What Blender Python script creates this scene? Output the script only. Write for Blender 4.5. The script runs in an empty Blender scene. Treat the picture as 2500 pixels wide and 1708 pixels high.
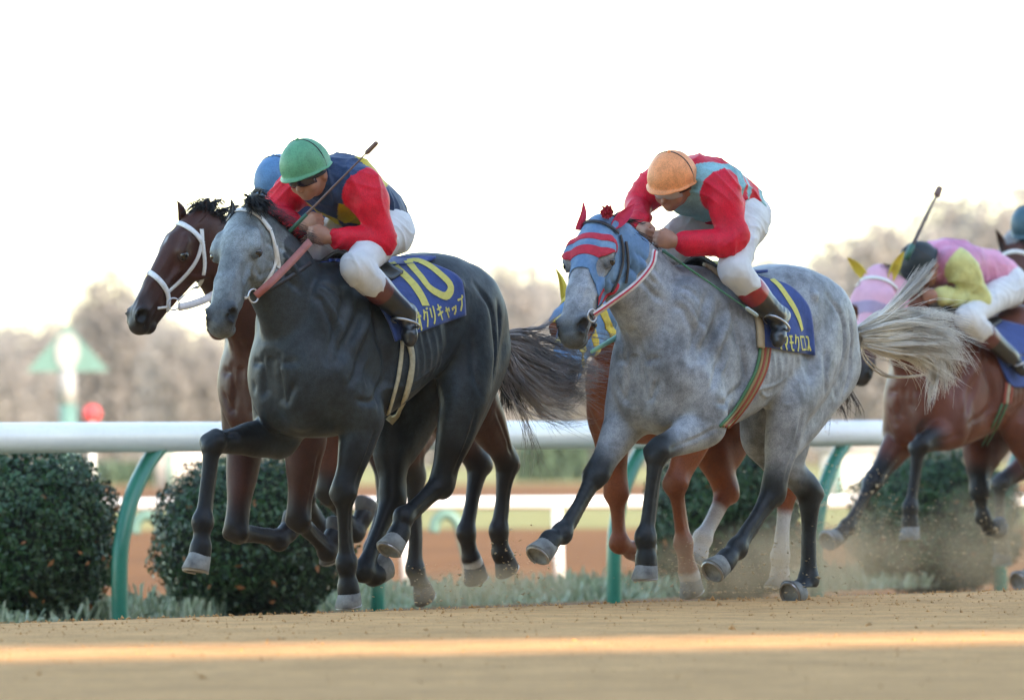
import bpy, bmesh, math, random
import numpy as np
from mathutils import Vector, Matrix
from mathutils.bvhtree import BVHTree
R = math.radians
random.seed(7); rng = np.random.default_rng(7)
scene = bpy.context.scene
col = scene.collection

# ------------------------------------------------------------------ camera
FPX, PW, PH = 21600.0, 2500.0, 1708.0        # focal length in photo pixels
CAM = np.array([0.0, -40.0, 0.8])            # a kneeling photographer beside the track
PITCH, ROLL = math.atan(199 / FPX), -0.0045
fwd = np.array([0, math.cos(PITCH), math.sin(PITCH)])
rgt0 = np.array([1.0, 0, 0]); up0 = np.cross(rgt0, fwd)
rgt = rgt0 * math.cos(ROLL) + up0 * math.sin(ROLL)
upv = up0 * math.cos(ROLL) - rgt0 * math.sin(ROLL)
cd = bpy.data.cameras.new('camera'); cam = bpy.data.objects.new('camera', cd); col.objects.link(cam)
cam.matrix_world = Matrix([[rgt[i], upv[i], -fwd[i], CAM[i]] for i in range(3)] + [[0, 0, 0, 1]])
cd.sensor_width = 36; cd.lens = FPX * 36 / PW; cd.clip_start = 1; cd.clip_end = 4000
cd.dof.use_dof = True; cd.dof.focus_distance = 40.3; cd.dof.aperture_fstop = 4.4
scene.camera = cam

# ------------------------------------------------------------------ light
SUN_EL, SUN_AZ = R(24), R(35)                # azimuth: to the right of straight behind the camera
sunv = np.array([math.sin(SUN_AZ) * math.cos(SUN_EL), -math.cos(SUN_AZ) * math.cos(SUN_EL), math.sin(SUN_EL)])
w = bpy.data.worlds.new('World'); scene.world = w; w.use_nodes = True
nt = w.node_tree; bg = nt.nodes['Background']
sky = nt.nodes.new('ShaderNodeTexSky'); sky.sky_type = 'NISHITA'; sky.sun_disc = False
sky.sun_elevation = SUN_EL; sky.sun_rotation = math.atan2(sunv[0], sunv[1])
sky.air_density = 1.0; sky.dust_density = 0.6; sky.ozone_density = 1.0
nt.links.new(sky.outputs[0], bg.inputs[0]); bg.inputs[1].default_value = 0.15
sl = bpy.data.lights.new('sun', 'SUN'); sl.energy = 2.6; sl.angle = R(0.5); sl.color = (1.0, 0.82, 0.70)
so = bpy.data.objects.new('sun', sl); col.objects.link(so)
so.rotation_euler = Vector(sunv).to_track_quat('Z', 'Y').to_euler()
scene.view_settings.view_transform = 'Standard'; scene.view_settings.look = 'None'
scene.view_settings.exposure = 2.22; scene.view_settings.gamma = 1.0
scene.view_settings.use_curve_mapping = False
scene.view_settings.use_white_balance = True; scene.view_settings.white_balance_temperature = 7250; scene.view_settings.white_balance_tint = 8
scene.cycles.use_denoising = True
scene.cycles.max_bounces = 6; scene.cycles.transparent_max_bounces = 12; scene.cycles.volume_bounces = 1

# ------------------------------------------------------------------ helpers
def ray(px, py):
    d = fwd + rgt * (px - PW / 2) / FPX - upv * (py - PH / 2) / FPX
    return d / d[1]
def at(px, py, D):                            # world point seen at a photo pixel, D metres in front of the camera
    return CAM + ray(px, py) * D
def proj(p):
    q = np.asarray(p) - CAM; z = q @ fwd
    return np.stack([PW / 2 + FPX * (q @ rgt) / z, PH / 2 - FPX * (q @ upv) / z], -1)
def tag(o, label=None, cat=None, group=None, kind=None):
    if label: o['label'] = label
    if cat: o['category'] = cat
    if group: o['group'] = group
    if kind: o['kind'] = kind
    return o
def empty(name, loc=(0, 0, 0), rz=0, label=None, cat=None, group=None):
    o = bpy.data.objects.new(name, None); col.objects.link(o); o.location = loc; o.rotation_euler = (0, 0, rz)
    o.empty_display_size = .2
    return tag(o, label, cat, group)
def mesh_obj(name, V, Fc, mat, parent=None, smooth=True, colors=None):
    me = bpy.data.meshes.new(name)
    V = np.asarray(V, np.float32); Fa = np.asarray(Fc) if not isinstance(Fc, list) else None
    if Fa is None and len(Fc) and all(len(f) == len(Fc[0]) for f in Fc): Fa = np.asarray(Fc)
    if Fa is not None and Fa.ndim == 2:
        n, k = Fa.shape
        me.vertices.add(len(V)); me.vertices.foreach_set('co', V.ravel())
        me.loops.add(n * k); me.loops.foreach_set('vertex_index', Fa.astype(np.int32).ravel())
        me.polygons.add(n); me.polygons.foreach_set('loop_start', np.arange(n, dtype=np.int32) * k)
        me.update(calc_edges=True)
    else:
        me.from_pydata([tuple(map(float, v)) for v in V], [], [tuple(int(i) for i in f) for f in Fc])
    if smooth: me.polygons.foreach_set('use_smooth', np.ones(len(me.polygons), bool))
    if colors is not None:
        a = me.color_attributes.new('Col', 'FLOAT_COLOR', 'POINT')
        c = np.ones((len(V), 4), np.float32); c[:, :colors.shape[1]] = colors
        a.data.foreach_set('color', c.ravel())
    me.validate(); me.update()
    if mat: me.materials.append(mat)
    o = bpy.data.objects.new(name, me); col.objects.link(o)
    if parent: o.parent = parent
    return o
class MB:                                     # collects boxes, tubes and sheets into one mesh
    def __init__(s): s.v = []; s.f = []
    def add(s, V, Fc):
        b = len(s.v); s.v += [tuple(map(float, v)) for v in V]; s.f += [tuple(int(i) + b for i in f) for f in Fc]
    def box(s, c, d, M=None):
        V = [(x * d[0] / 2, y * d[1] / 2, z * d[2] / 2) for x in (-1, 1) for y in (-1, 1) for z in (-1, 1)]
        if M is not None: V = [tuple(M @ Vector(v)) for v in V]
        s.add([(v[0] + c[0], v[1] + c[1], v[2] + c[2]) for v in V],
              [(0, 1, 3, 2), (4, 6, 7, 5), (0, 4, 5, 1), (2, 3, 7, 6), (0, 2, 6, 4), (1, 5, 7, 3)])
    def tube(s, pts, rad, n=8, cap=True):
        pts = [np.asarray(p, float) for p in pts]; m = len(pts)
        rad = [rad] * m if np.isscalar(rad) else list(rad)
        V = []; prev = None
        for i, p in enumerate(pts):
            t = pts[min(i + 1, m - 1)] - pts[max(i - 1, 0)]; t /= (np.linalg.norm(t) + 1e-9)
            if prev is None:
                a = np.array([0, 0, 1.0]) if abs(t[2]) < .9 else np.array([1.0, 0, 0])
                u = np.cross(t, a)
            else: u = prev - t * (prev @ t)
            u /= (np.linalg.norm(u) + 1e-9); prev = u; v = np.cross(t, u)
            for k in range(n):
                a = 2 * math.pi * k / n; V.append(p + rad[i] * (u * math.cos(a) + v * math.sin(a)))
        Fc = [(i * n + k, i * n + (k + 1) % n, (i + 1) * n + (k + 1) % n, (i + 1) * n + k) for i in range(m - 1) for k in range(n)]
        if cap: Fc += [tuple(range(n))[::-1], tuple((m - 1) * n + k for k in range(n))]
        s.add(V, Fc)
    def build(s, name, mat, parent=None, smooth=False):
        return mesh_obj(name, s.v, s.f, mat, parent, smooth)
def spline(P, n):
    P = np.asarray(P, float); m = len(P); Q = np.vstack([2 * P[0] - P[1], P, 2 * P[-1] - P[-2]]); out = []
    for i in range(m - 1):
        p0, p1, p2, p3 = Q[i:i + 4]
        for k in range(n):
            t = k / n
            out.append(.5 * (2 * p1 + (p2 - p0) * t + (2 * p0 - 5 * p1 + 4 * p2 - p3) * t * t + (3 * p1 - p0 - 3 * p2 + p3) * t ** 3))
    out.append(P[-1]); return np.array(out)
def rot2(o, ang): return np.array([[math.cos(ang), -math.sin(ang)], [math.sin(ang), math.cos(ang)]])

M = {}
def mat(name, c, rough=.7, noise=None, bump=None, metal=0, attr=False, spec=.4, sheen=0, emit=None, coat=0):
    """noise = (scale, second colour, lo, hi[, coords]); bump = (scale, strength, distance)"""
    m = bpy.data.materials.new(name); m.use_nodes = True; t = m.node_tree; b = t.nodes['Principled BSDF']
    b.inputs['Roughness'].default_value = rough; b.inputs['Metallic'].default_value = metal
    b.inputs['Specular IOR Level'].default_value = spec
    if sheen: b.inputs['Sheen Weight'].default_value = sheen; b.inputs['Sheen Roughness'].default_value = .4
    if coat: b.inputs['Coat Weight'].default_value = coat; b.inputs['Coat Roughness'].default_value = .15
    tc = t.nodes.new('ShaderNodeTexCoord')
    src = None
    if attr:
        a = t.nodes.new('ShaderNodeVertexColor'); a.layer_name = 'Col'; src = a.outputs[0]
    else: b.inputs['Base Color'].default_value = (*c, 1)
    for nz in (noise if isinstance(noise, list) else [noise] if noise else []):
        sc, c2, lo, hi = nz[:4]
        n = t.nodes.new('ShaderNodeTexNoise'); n.inputs['Scale'].default_value = sc; n.inputs['Detail'].default_value = 6
        n.inputs['Roughness'].default_value = .62
        t.links.new(tc.outputs['Object'], n.inputs['Vector'])
        mr = t.nodes.new('ShaderNodeMapRange'); mr.inputs[1].default_value = lo; mr.inputs[2].default_value = hi
        t.links.new(n.outputs[0], mr.inputs[0])
        mx = t.nodes.new('ShaderNodeMix'); mx.data_type = 'RGBA'
        if isinstance(c2, (int, float)): mx.blend_type = 'MULTIPLY'; mx.inputs[7].default_value = (c2, c2, c2, 1)
        else: mx.inputs[7].default_value = (*c2, 1)
        t.links.new(mr.outputs[0], mx.inputs[0])
        if src: t.links.new(src, mx.inputs[6])
        else: mx.inputs[6].default_value = (*c, 1)
        src = mx.outputs[2]
    if src: t.links.new(src, b.inputs['Base Color'])
    if bump:
        n = t.nodes.new('ShaderNodeTexNoise'); n.inputs['Scale'].default_value = bump[0]; n.inputs['Detail'].default_value = 5
        t.links.new(tc.outputs['Object'], n.inputs['Vector'])
        bp = t.nodes.new('ShaderNodeBump'); bp.inputs['Strength'].default_value = bump[1]; bp.inputs['Distance'].default_value = bump[2]
        t.links.new(n.outputs[0], bp.inputs['Height']); t.links.new(bp.outputs[0], b.inputs['Normal'])
    return m

# ------------------------------------------------------------------ implicit surfaces for living bodies
class Field:
    def __init__(s, lo, hi, h):
        s.lo = np.array(lo, np.float32); s.h = h
        n = np.ceil((np.array(hi) - lo) / h).astype(int) + 1
        s.ax = [s.lo[i] + h * np.arange(n[i], dtype=np.float32) for i in range(3)]
        s.v = np.full(n, 1.0, np.float32)
    def grid(s, lo, hi):
        sl = []
        for i in range(3):
            a = int(max(0, math.floor((lo[i] - s.lo[i]) / s.h))); b = int(min(len(s.ax[i]), math.ceil((hi[i] - s.lo[i]) / s.h) + 1))
            if b <= a: return None, None
            sl.append(slice(a, b))
        X, Y, Z = s.ax[0][sl[0]][:, None, None], s.ax[1][sl[1]][None, :, None], s.ax[2][sl[2]][None, None, :]
        return tuple(sl), (X, Y, Z)
    def put(s, sl, d, k, sub=False):
        a = s.v[sl]
        if sub:                               # smooth subtraction
            d = -d; h = np.maximum(k - np.abs(a - d), 0) / k if k > 0 else 0
            s.v[sl] = np.maximum(a, d) + h * h * k * .25
        else:
            if k > 0:
                h = np.maximum(k - np.abs(a - d), 0) / k
                s.v[sl] = np.minimum(a, d) - h * h * k * .25
            else: s.v[sl] = np.minimum(a, d)
    def cone(s, a, b, ra, rb, k=.02, wd=None, sq=1.0, sub=False):
        a = np.asarray(a, np.float32); b = np.asarray(b, np.float32); m = max(ra, rb) * max(1, sq) + k + s.h * 2
        sl, g = s.grid(np.minimum(a, b) - m, np.maximum(a, b) + m)
        if sl is None: return
        ab = b - a; L2 = float(ab @ ab) + 1e-9
        q = [g[i] - a[i] for i in range(3)]
        t = np.clip((q[0] * ab[0] + q[1] * ab[1] + q[2] * ab[2]) / L2, 0, 1)
        q = [q[i] - t * ab[i] for i in range(3)]
        d2 = q[0] ** 2 + q[1] ** 2 + q[2] ** 2
        if wd is not None:
            wd = np.asarray(wd, np.float32); wd = wd / np.linalg.norm(wd)
            c = q[0] * wd[0] + q[1] * wd[1] + q[2] * wd[2]; d2 = d2 + (1 / sq ** 2 - 1) * c * c
        s.put(sl, np.sqrt(np.maximum(d2, 0)) - (ra + (rb - ra) * t), k, sub)
    def ell(s, c, r, ax=None, k=.03, sub=False):
        c = np.asarray(c, np.float32); r = np.asarray(r, np.float32); A = np.eye(3) if ax is None else np.array([np.asarray(a, float) / np.linalg.norm(a) for a in ax])
        m = float(r.max()) + k + s.h * 2
        sl, g = s.grid(c - m, c + m)
        if sl is None: return
        q = [g[i] - c[i] for i in range(3)]; k0 = 0; k1 = 0
        for j in range(3):
            p = q[0] * A[j][0] + q[1] * A[j][1] + q[2] * A[j][2]
            k0 = k0 + (p / r[j]) ** 2; k1 = k1 + (p / r[j] ** 2) ** 2
        k0 = np.sqrt(k0); k1 = np.sqrt(k1) + 1e-6
        s.put(sl, k0 * (k0 - 1) / k1, k, sub)
    def chain(s, P, n=4, k=.012, wd=None):    # rows: x y z radius [squash along wd]
        Q = spline(P, n)
        for i in range(len(Q) - 1):
            a, b = Q[i], Q[i + 1]; sq = (a[4] + b[4]) / 2 if Q.shape[1] > 4 else 1
            s.cone(a[:3], b[:3], a[3], b[3], k if i else k, wd, sq)
    def loft(s, xs, zt, zb, w, k=.03, p=2.3, tilt=None):
        sl, g = s.grid((xs[0] - .06, -.42, min(zb) - .08), (xs[-1] + .06, .42, max(zt) + .08))
        x = g[0][:, 0, 0]; order = np.argsort(xs)
        def it(y):                            # smooth (monotone-ish) interpolation
            Q = spline(np.stack([xs, y], 1), 8); return np.interp(x, Q[:, 0], Q[:, 1]).astype(np.float32)
        T, B, W = it(zt), it(zb), it(w)
        zc = (T * .45 + B * .55)[:, None, None]; up = (T[:, None, None] - zc); dn = (zc - B[:, None, None]); W = W[:, None, None]
        hz = np.where(g[2] > zc, up, dn)
        egg = 1 - .10 * np.clip((g[2] - zc) / np.maximum(up, .05), -1, 1)
        rho = ((np.abs(g[1]) / (W * egg)) ** p + (np.abs(g[2] - zc) / hz) ** p) ** (1 / p)
        d = (rho - 1) * np.minimum(W, (up + dn) / 2) * .9
        out = np.maximum(np.maximum(xs[0] - g[0], g[0] - xs[-1]), 0); d = np.where(out > 0, np.maximum(d, out), d)
        s.put(sl, d, k)
    def mesh(s, relax=0):
        v = s.v; h = s.h
        v[0] = v[-1] = 1; v[:, 0] = v[:, -1] = 1; v[:, :, 0] = v[:, :, -1] = 1
        sg = v < 0
        c = np.zeros(np.array(v.shape) - 1, np.uint8)
        for i in (0, 1):
            for j in (0, 1):
                for k in (0, 1): c += sg[i:v.shape[0] - 1 + i, j:v.shape[1] - 1 + j, k:v.shape[2] - 1 + k]
        M = (c > 0) & (c < 8); I = np.argwhere(M); idx = np.full(M.shape, -1, np.int32); idx[M] = np.arange(len(I))
        val = {o: v[I[:, 0] + o[0], I[:, 1] + o[1], I[:, 2] + o[2]] for o in [(a, b, d) for a in (0, 1) for b in (0, 1) for d in (0, 1)]}
        acc = np.zeros((len(I), 3), np.float32); cnt = np.zeros(len(I), np.float32)
        for ax in range(3):
            o1, o2 = [(1, 2), (0, 2), (0, 1)][ax]
            for a in (0, 1):
                for b in (0, 1):
                    p = [0, 0, 0]; p[o1] = a; p[o2] = b; q = list(p); q[ax] = 1
                    va, vb = val[tuple(p)], val[tuple(q)]; m = (va < 0) != (vb < 0)
                    t = va[m] / (va[m] - vb[m]); pt = np.tile(np.array(p, np.float32), (m.sum(), 1)); pt[:, ax] = t
                    acc[m] += pt; cnt[m] += 1
        V = s.lo + (I + acc / cnt[:, None]) * h
        faces = []
        for ax in range(3):
            a1, a2 = [(1, 2), (2, 0), (0, 1)][ax]
            A = [slice(None)] * 3; B = [slice(None)] * 3; A[ax] = slice(0, -1); B[ax] = slice(1, None)
            sa, sb = sg[tuple(A)], sg[tuple(B)]
            E = np.argwhere(sa != sb); inside = sa[E[:, 0], E[:, 1], E[:, 2]]
            ok = (E[:, a1] > 0) & (E[:, a2] > 0) & (E[:, a1] < M.shape[a1]) & (E[:, a2] < M.shape[a2]); E = E[ok]; inside = inside[ok]
            def cell(d1, d2):
                q = E.copy(); q[:, a1] += d1; q[:, a2] += d2; return idx[q[:, 0], q[:, 1], q[:, 2]]
            Q = np.stack([cell(-1, -1), cell(0, -1), cell(0, 0), cell(-1, 0)], 1)
            Q[~inside] = Q[~inside][:, ::-1]; faces.append(Q)
        Fq = np.vstack(faces); Fq = Fq[(Fq >= 0).all(1)]
        for _ in range(relax):
            S = np.zeros_like(V); C = np.zeros(len(V), np.float32)
            for a, b in ((0, 1), (1, 2), (2, 3), (3, 0)):
                C += np.bincount(Fq[:, a], minlength=len(V))
                for j in range(3): S[:, j] += np.bincount(Fq[:, a], V[Fq[:, b], j], len(V))
            V = V * .5 + S / C[:, None] * .5
        return V, Fq
BUILD=('H2','H3','H1','H5','H4','H6','H7')
DUST=True
HAZE=0.00014
def vnormals(V, Fq):
    n = np.cross(V[Fq[:, 2]] - V[Fq[:, 0]], V[Fq[:, 3]] - V[Fq[:, 1]]); N = np.zeros_like(V)
    for c in range(4):
        for j in range(3): N[:, j] += np.bincount(Fq[:, c], n[:, j], len(V))
    return N / (np.linalg.norm(N, axis=1, keepdims=True) + 1e-12)
# ------------------------------------------------------------------ horses
class Frame:                                   # a horse's own frame: x forward, y to its left, z up
    def __init__(s, X, D, theta, z=0):
        s.th = R(theta); s.O = np.array([X, CAM[1] + D, z])
        s.F = np.array([-math.cos(s.th), -math.sin(s.th), 0]); s.L = np.array([math.sin(s.th), -math.cos(s.th), 0])
        s.rz = math.pi + s.th
    def loc(s, p):
        q = np.asarray(p) - s.O; return np.stack([q @ s.F, q @ s.L, q[..., 2]], -1)
    def wor(s, p):
        p = np.asarray(p); return s.O + p[..., 0:1] * s.F + p[..., 1:2] * s.L + p[..., 2:3] * np.array([0, 0, 1.0])
    def J(s, px, py, y):                       # the point seen at a photo pixel that lies y metres left of the spine
        d = ray(px, py); t = (y - (CAM - s.O) @ s.L) / (d @ s.L); return s.loc(CAM + d * t)
    def D(s, px, py, D): return s.loc(at(px, py, D))
    def px(s, p): return proj(s.wor(p))
def unit(v): v = np.asarray(v, float); return v / np.linalg.norm(v)
def bvh_of(V, Fq): return BVHTree.FromPolygons([tuple(v) for v in V.tolist()], Fq.tolist())
def cast(fr, bvh, px, py, ylat=.2):
    o = fr.loc(CAM); d = unit(fr.loc(CAM + ray(px, py)) - o)
    h = bvh.ray_cast(Vector(o), Vector(d))
    if h[0] is None:
        c0 = fr.J(px, py, 0); best = None              # just beside the silhouette: take the closest skin
        for k in range(-16, 17):
            h = bvh.find_nearest(Vector(c0 + d * k * .06))
            if best is None or h[3] < best[3]: best = h
        return np.array(best[0]), np.array(best[1])
    n = np.array(h[1]);
    return np.array(h[0]), n
def ribbon(name, P, N, wid, thick, mt, parent, off=.004, sub=3, col_=None):
    """a strap that follows surface points P with normals N"""
    P = spline(P, sub); N = spline(N, sub); m = len(P); V = []
    wd = np.interp(np.linspace(0, 1, m), np.linspace(0, 1, len(wid)), wid) if not np.isscalar(wid) else [wid] * m
    for i in range(m):
        t = unit(P[min(i + 1, m - 1)] - P[max(i - 1, 0)]); n = unit(N[i]); b = unit(np.cross(t, n)); n = unit(np.cross(b, t))
        for a, h in ((-1, off), (1, off), (1, off + thick), (-1, off + thick)): V.append(P[i] + b * a * wd[i] / 2 + n * h)
    Fc = [(i * 4 + k, i * 4 + (k + 1) % 4, i * 4 + 4 + (k + 1) % 4, i * 4 + 4 + k) for i in range(m - 1) for k in range(4)]
    Fc += [(3, 2, 1, 0), tuple((m - 1) * 4 + k for k in range(4))]
    return mesh_obj(name, V, Fc, mt, parent, smooth=False)
def strap_px(name, fr, bvh, pts, wid, thick, mt, parent, off=.004, sub=3):
    H = [cast(fr, bvh, p[0], p[1]) for p in spline(pts, 4)]
    P = np.array([h[0] for h in H]); N = np.array([h[1] for h in H])
    for _ in range(2): P[1:-1] = (P[:-2] + 2 * P[1:-1] + P[2:]) / 4; N[1:-1] = (N[:-2] + 2 * N[1:-1] + N[2:]) / 4
    return ribbon(name, P, N, wid, thick, mt, parent, off, sub)
def sheet(name, G, N, mt, parent, off=.01, thick=.006, colors=None, smooth=True, edge=True):
    """a cloth lying on a body: grid of surface points G (m,n,3) with normals N"""
    m, n, _ = G.shape; N = N / (np.linalg.norm(N, axis=2, keepdims=True) + 1e-9)
    V = np.concatenate([(G + N * (off + thick)).reshape(-1, 3), (G + N * (off - .006)).reshape(-1, 3)]); b = m * n
    I = np.arange(b).reshape(m, n)
    q = np.stack([I[:-1, :-1], I[:-1, 1:], I[1:, 1:], I[1:, :-1]], -1).reshape(-1, 4)
    Fc = [tuple(a) for a in q.tolist()] + [tuple(x + b for x in a[::-1]) for a in q.tolist()]
    ring = list(I[0, :]) + list(I[1:, -1]) + list(I[-1, -2::-1]) + list(I[-2:0:-1, 0])
    for i in range(len(ring)):
        a, c = ring[i], ring[(i + 1) % len(ring)]; Fc.append((c, a, a + b, c + b))
    return mesh_obj(name, V, Fc, mt, parent, smooth=smooth, colors=colors)
def smooth_grid(G, it=2):
    for _ in range(it):
        H = G.copy()
        H[1:-1, 1:-1] = (G[1:-1, 1:-1] * 2 + G[:-2, 1:-1] + G[2:, 1:-1] + G[1:-1, :-2] + G[1:-1, 2:]) / 6
        H[0, 1:-1] = (G[0, :-2] + 2 * G[0, 1:-1] + G[0, 2:]) / 4; H[-1, 1:-1] = (G[-1, :-2] + 2 * G[-1, 1:-1] + G[-1, 2:]) / 4
        H[1:-1, 0] = (G[:-2, 0] + 2 * G[1:-1, 0] + G[2:, 0]) / 4; H[1:-1, -1] = (G[:-2, -1] + 2 * G[1:-1, -1] + G[2:, -1]) / 4
        G = H
    return G
def patch_px(name, fr, bvh, A, B, m, n, mt, parent, off=.01, thick=.006, mirror=False, sm=2, ylat=.2):
    """cloth between two boundary curves A and B drawn from top to bottom"""
    A = spline(A, 6); B = spline(B, 6)
    ra = lambda C, t: np.array([np.interp(t, np.linspace(0, 1, len(C)), C[:, j]) for j in (0, 1)])
    G = np.zeros((m, n, 3)); N = np.zeros((m, n, 3))
    for i in range(m):
        a, b = ra(A, i / (m - 1)), ra(B, i / (m - 1))
        for j in range(n):
            q = a + (b - a) * j / (n - 1); G[i, j], N[i, j] = cast(fr, bvh, q[0], q[1], ylat)
    G = smooth_grid(G, sm); N = smooth_grid(N, sm + 3)
    o = sheet(name, G, N, mt, parent, off, thick)
    if mirror:
        G2 = G.copy(); G2[..., 1] *= -1; N2 = N.copy(); N2[..., 1] *= -1
        sheet(name, G2[:, ::-1], N2[:, ::-1], mt, parent, off, thick)
    return o, G, N
def hair(name, guides, count, seg, rad, mt, parent, spread=.02, curl=.02, taper=True, seed=1, lens=(.6, 1)):
    """many thin strands, each a blend of two neighbouring guide curves"""
    rg = np.random.default_rng(seed); m = MB(); V = []; Fc = []
    Gs = [spline(g, 6) for g in guides]; K = len(Gs)
    Gs = [np.stack([np.interp(np.linspace(0, 1, seg), np.linspace(0, 1, len(g)), g[:, j]) for j in range(3)], 1) for g in Gs]
    nc = max(3, count // 12); ca = rg.uniform(0, K - 1, nc); co = rg.normal(0, 1, (nc, 3)) * spread; co2 = rg.normal(0, 1, (nc, 3)) * spread * 1.8; cp = rg.uniform(0, 6.28, (nc, 3)); cf = rg.uniform(3, 7, (nc, 3)); cl = rg.uniform(*lens, nc)
    for c in range(count):
        q_ = rg.integers(nc); a = float(np.clip(ca[q_] + rg.normal(0, .06), 0, K - 1)); i = int(a); f = a - i; g = Gs[i] * (1 - f) + Gs[min(i + 1, K - 1)] * f
        t = np.linspace(0, 1, seg)[:, None]
        L = min(1, cl[q_] * rg.uniform(.86, 1.04)); g = np.stack([np.interp(t[:, 0] * L, t[:, 0], g[:, j]) for j in range(3)], 1)
        stray = 1.0 if rg.random() < .12 else .22
        off = co[q_] + rg.normal(0, 1, 3) * spread * stray; off2 = co2[q_] + rg.normal(0, 1, 3) * spread * stray * 1.5
        ph = cp[q_] + rg.normal(0, .25, 3); fq = cf[q_] + rg.normal(0, .2, 3)
        g = g + off * (.35 + .65 * t) + off2 * t * t + np.sin(ph + fq * t) * curl * t
        r = rad * rg.uniform(.6, 1.3)
        b = len(V); prev = None
        T = np.gradient(g, axis=0); T /= np.linalg.norm(T, axis=1, keepdims=True) + 1e-9
        U = np.cross(T, [0.3, .2, 1.0]); U /= np.linalg.norm(U, axis=1, keepdims=True) + 1e-9; W = np.cross(T, U)
        rr = r * (1 - .8 * t ** 2) if taper else r + 0 * t
        for s_ in range(3):
            an = 2.094 * s_; V.append(g + rr * (U * math.cos(an) + W * math.sin(an)))
    V = np.array(V).reshape(count, 3, seg, 3).transpose(0, 2, 1, 3).reshape(-1, 3)
    I = np.arange(count * seg * 3).reshape(count, seg, 3)
    q = np.stack([I[:, :-1], np.roll(I, -1, 2)[:, :-1], np.roll(I, -1, 2)[:, 1:], I[:, 1:]], -1).reshape(-1, 4)
    return mesh_obj(name, V, q, mt, parent)

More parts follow.
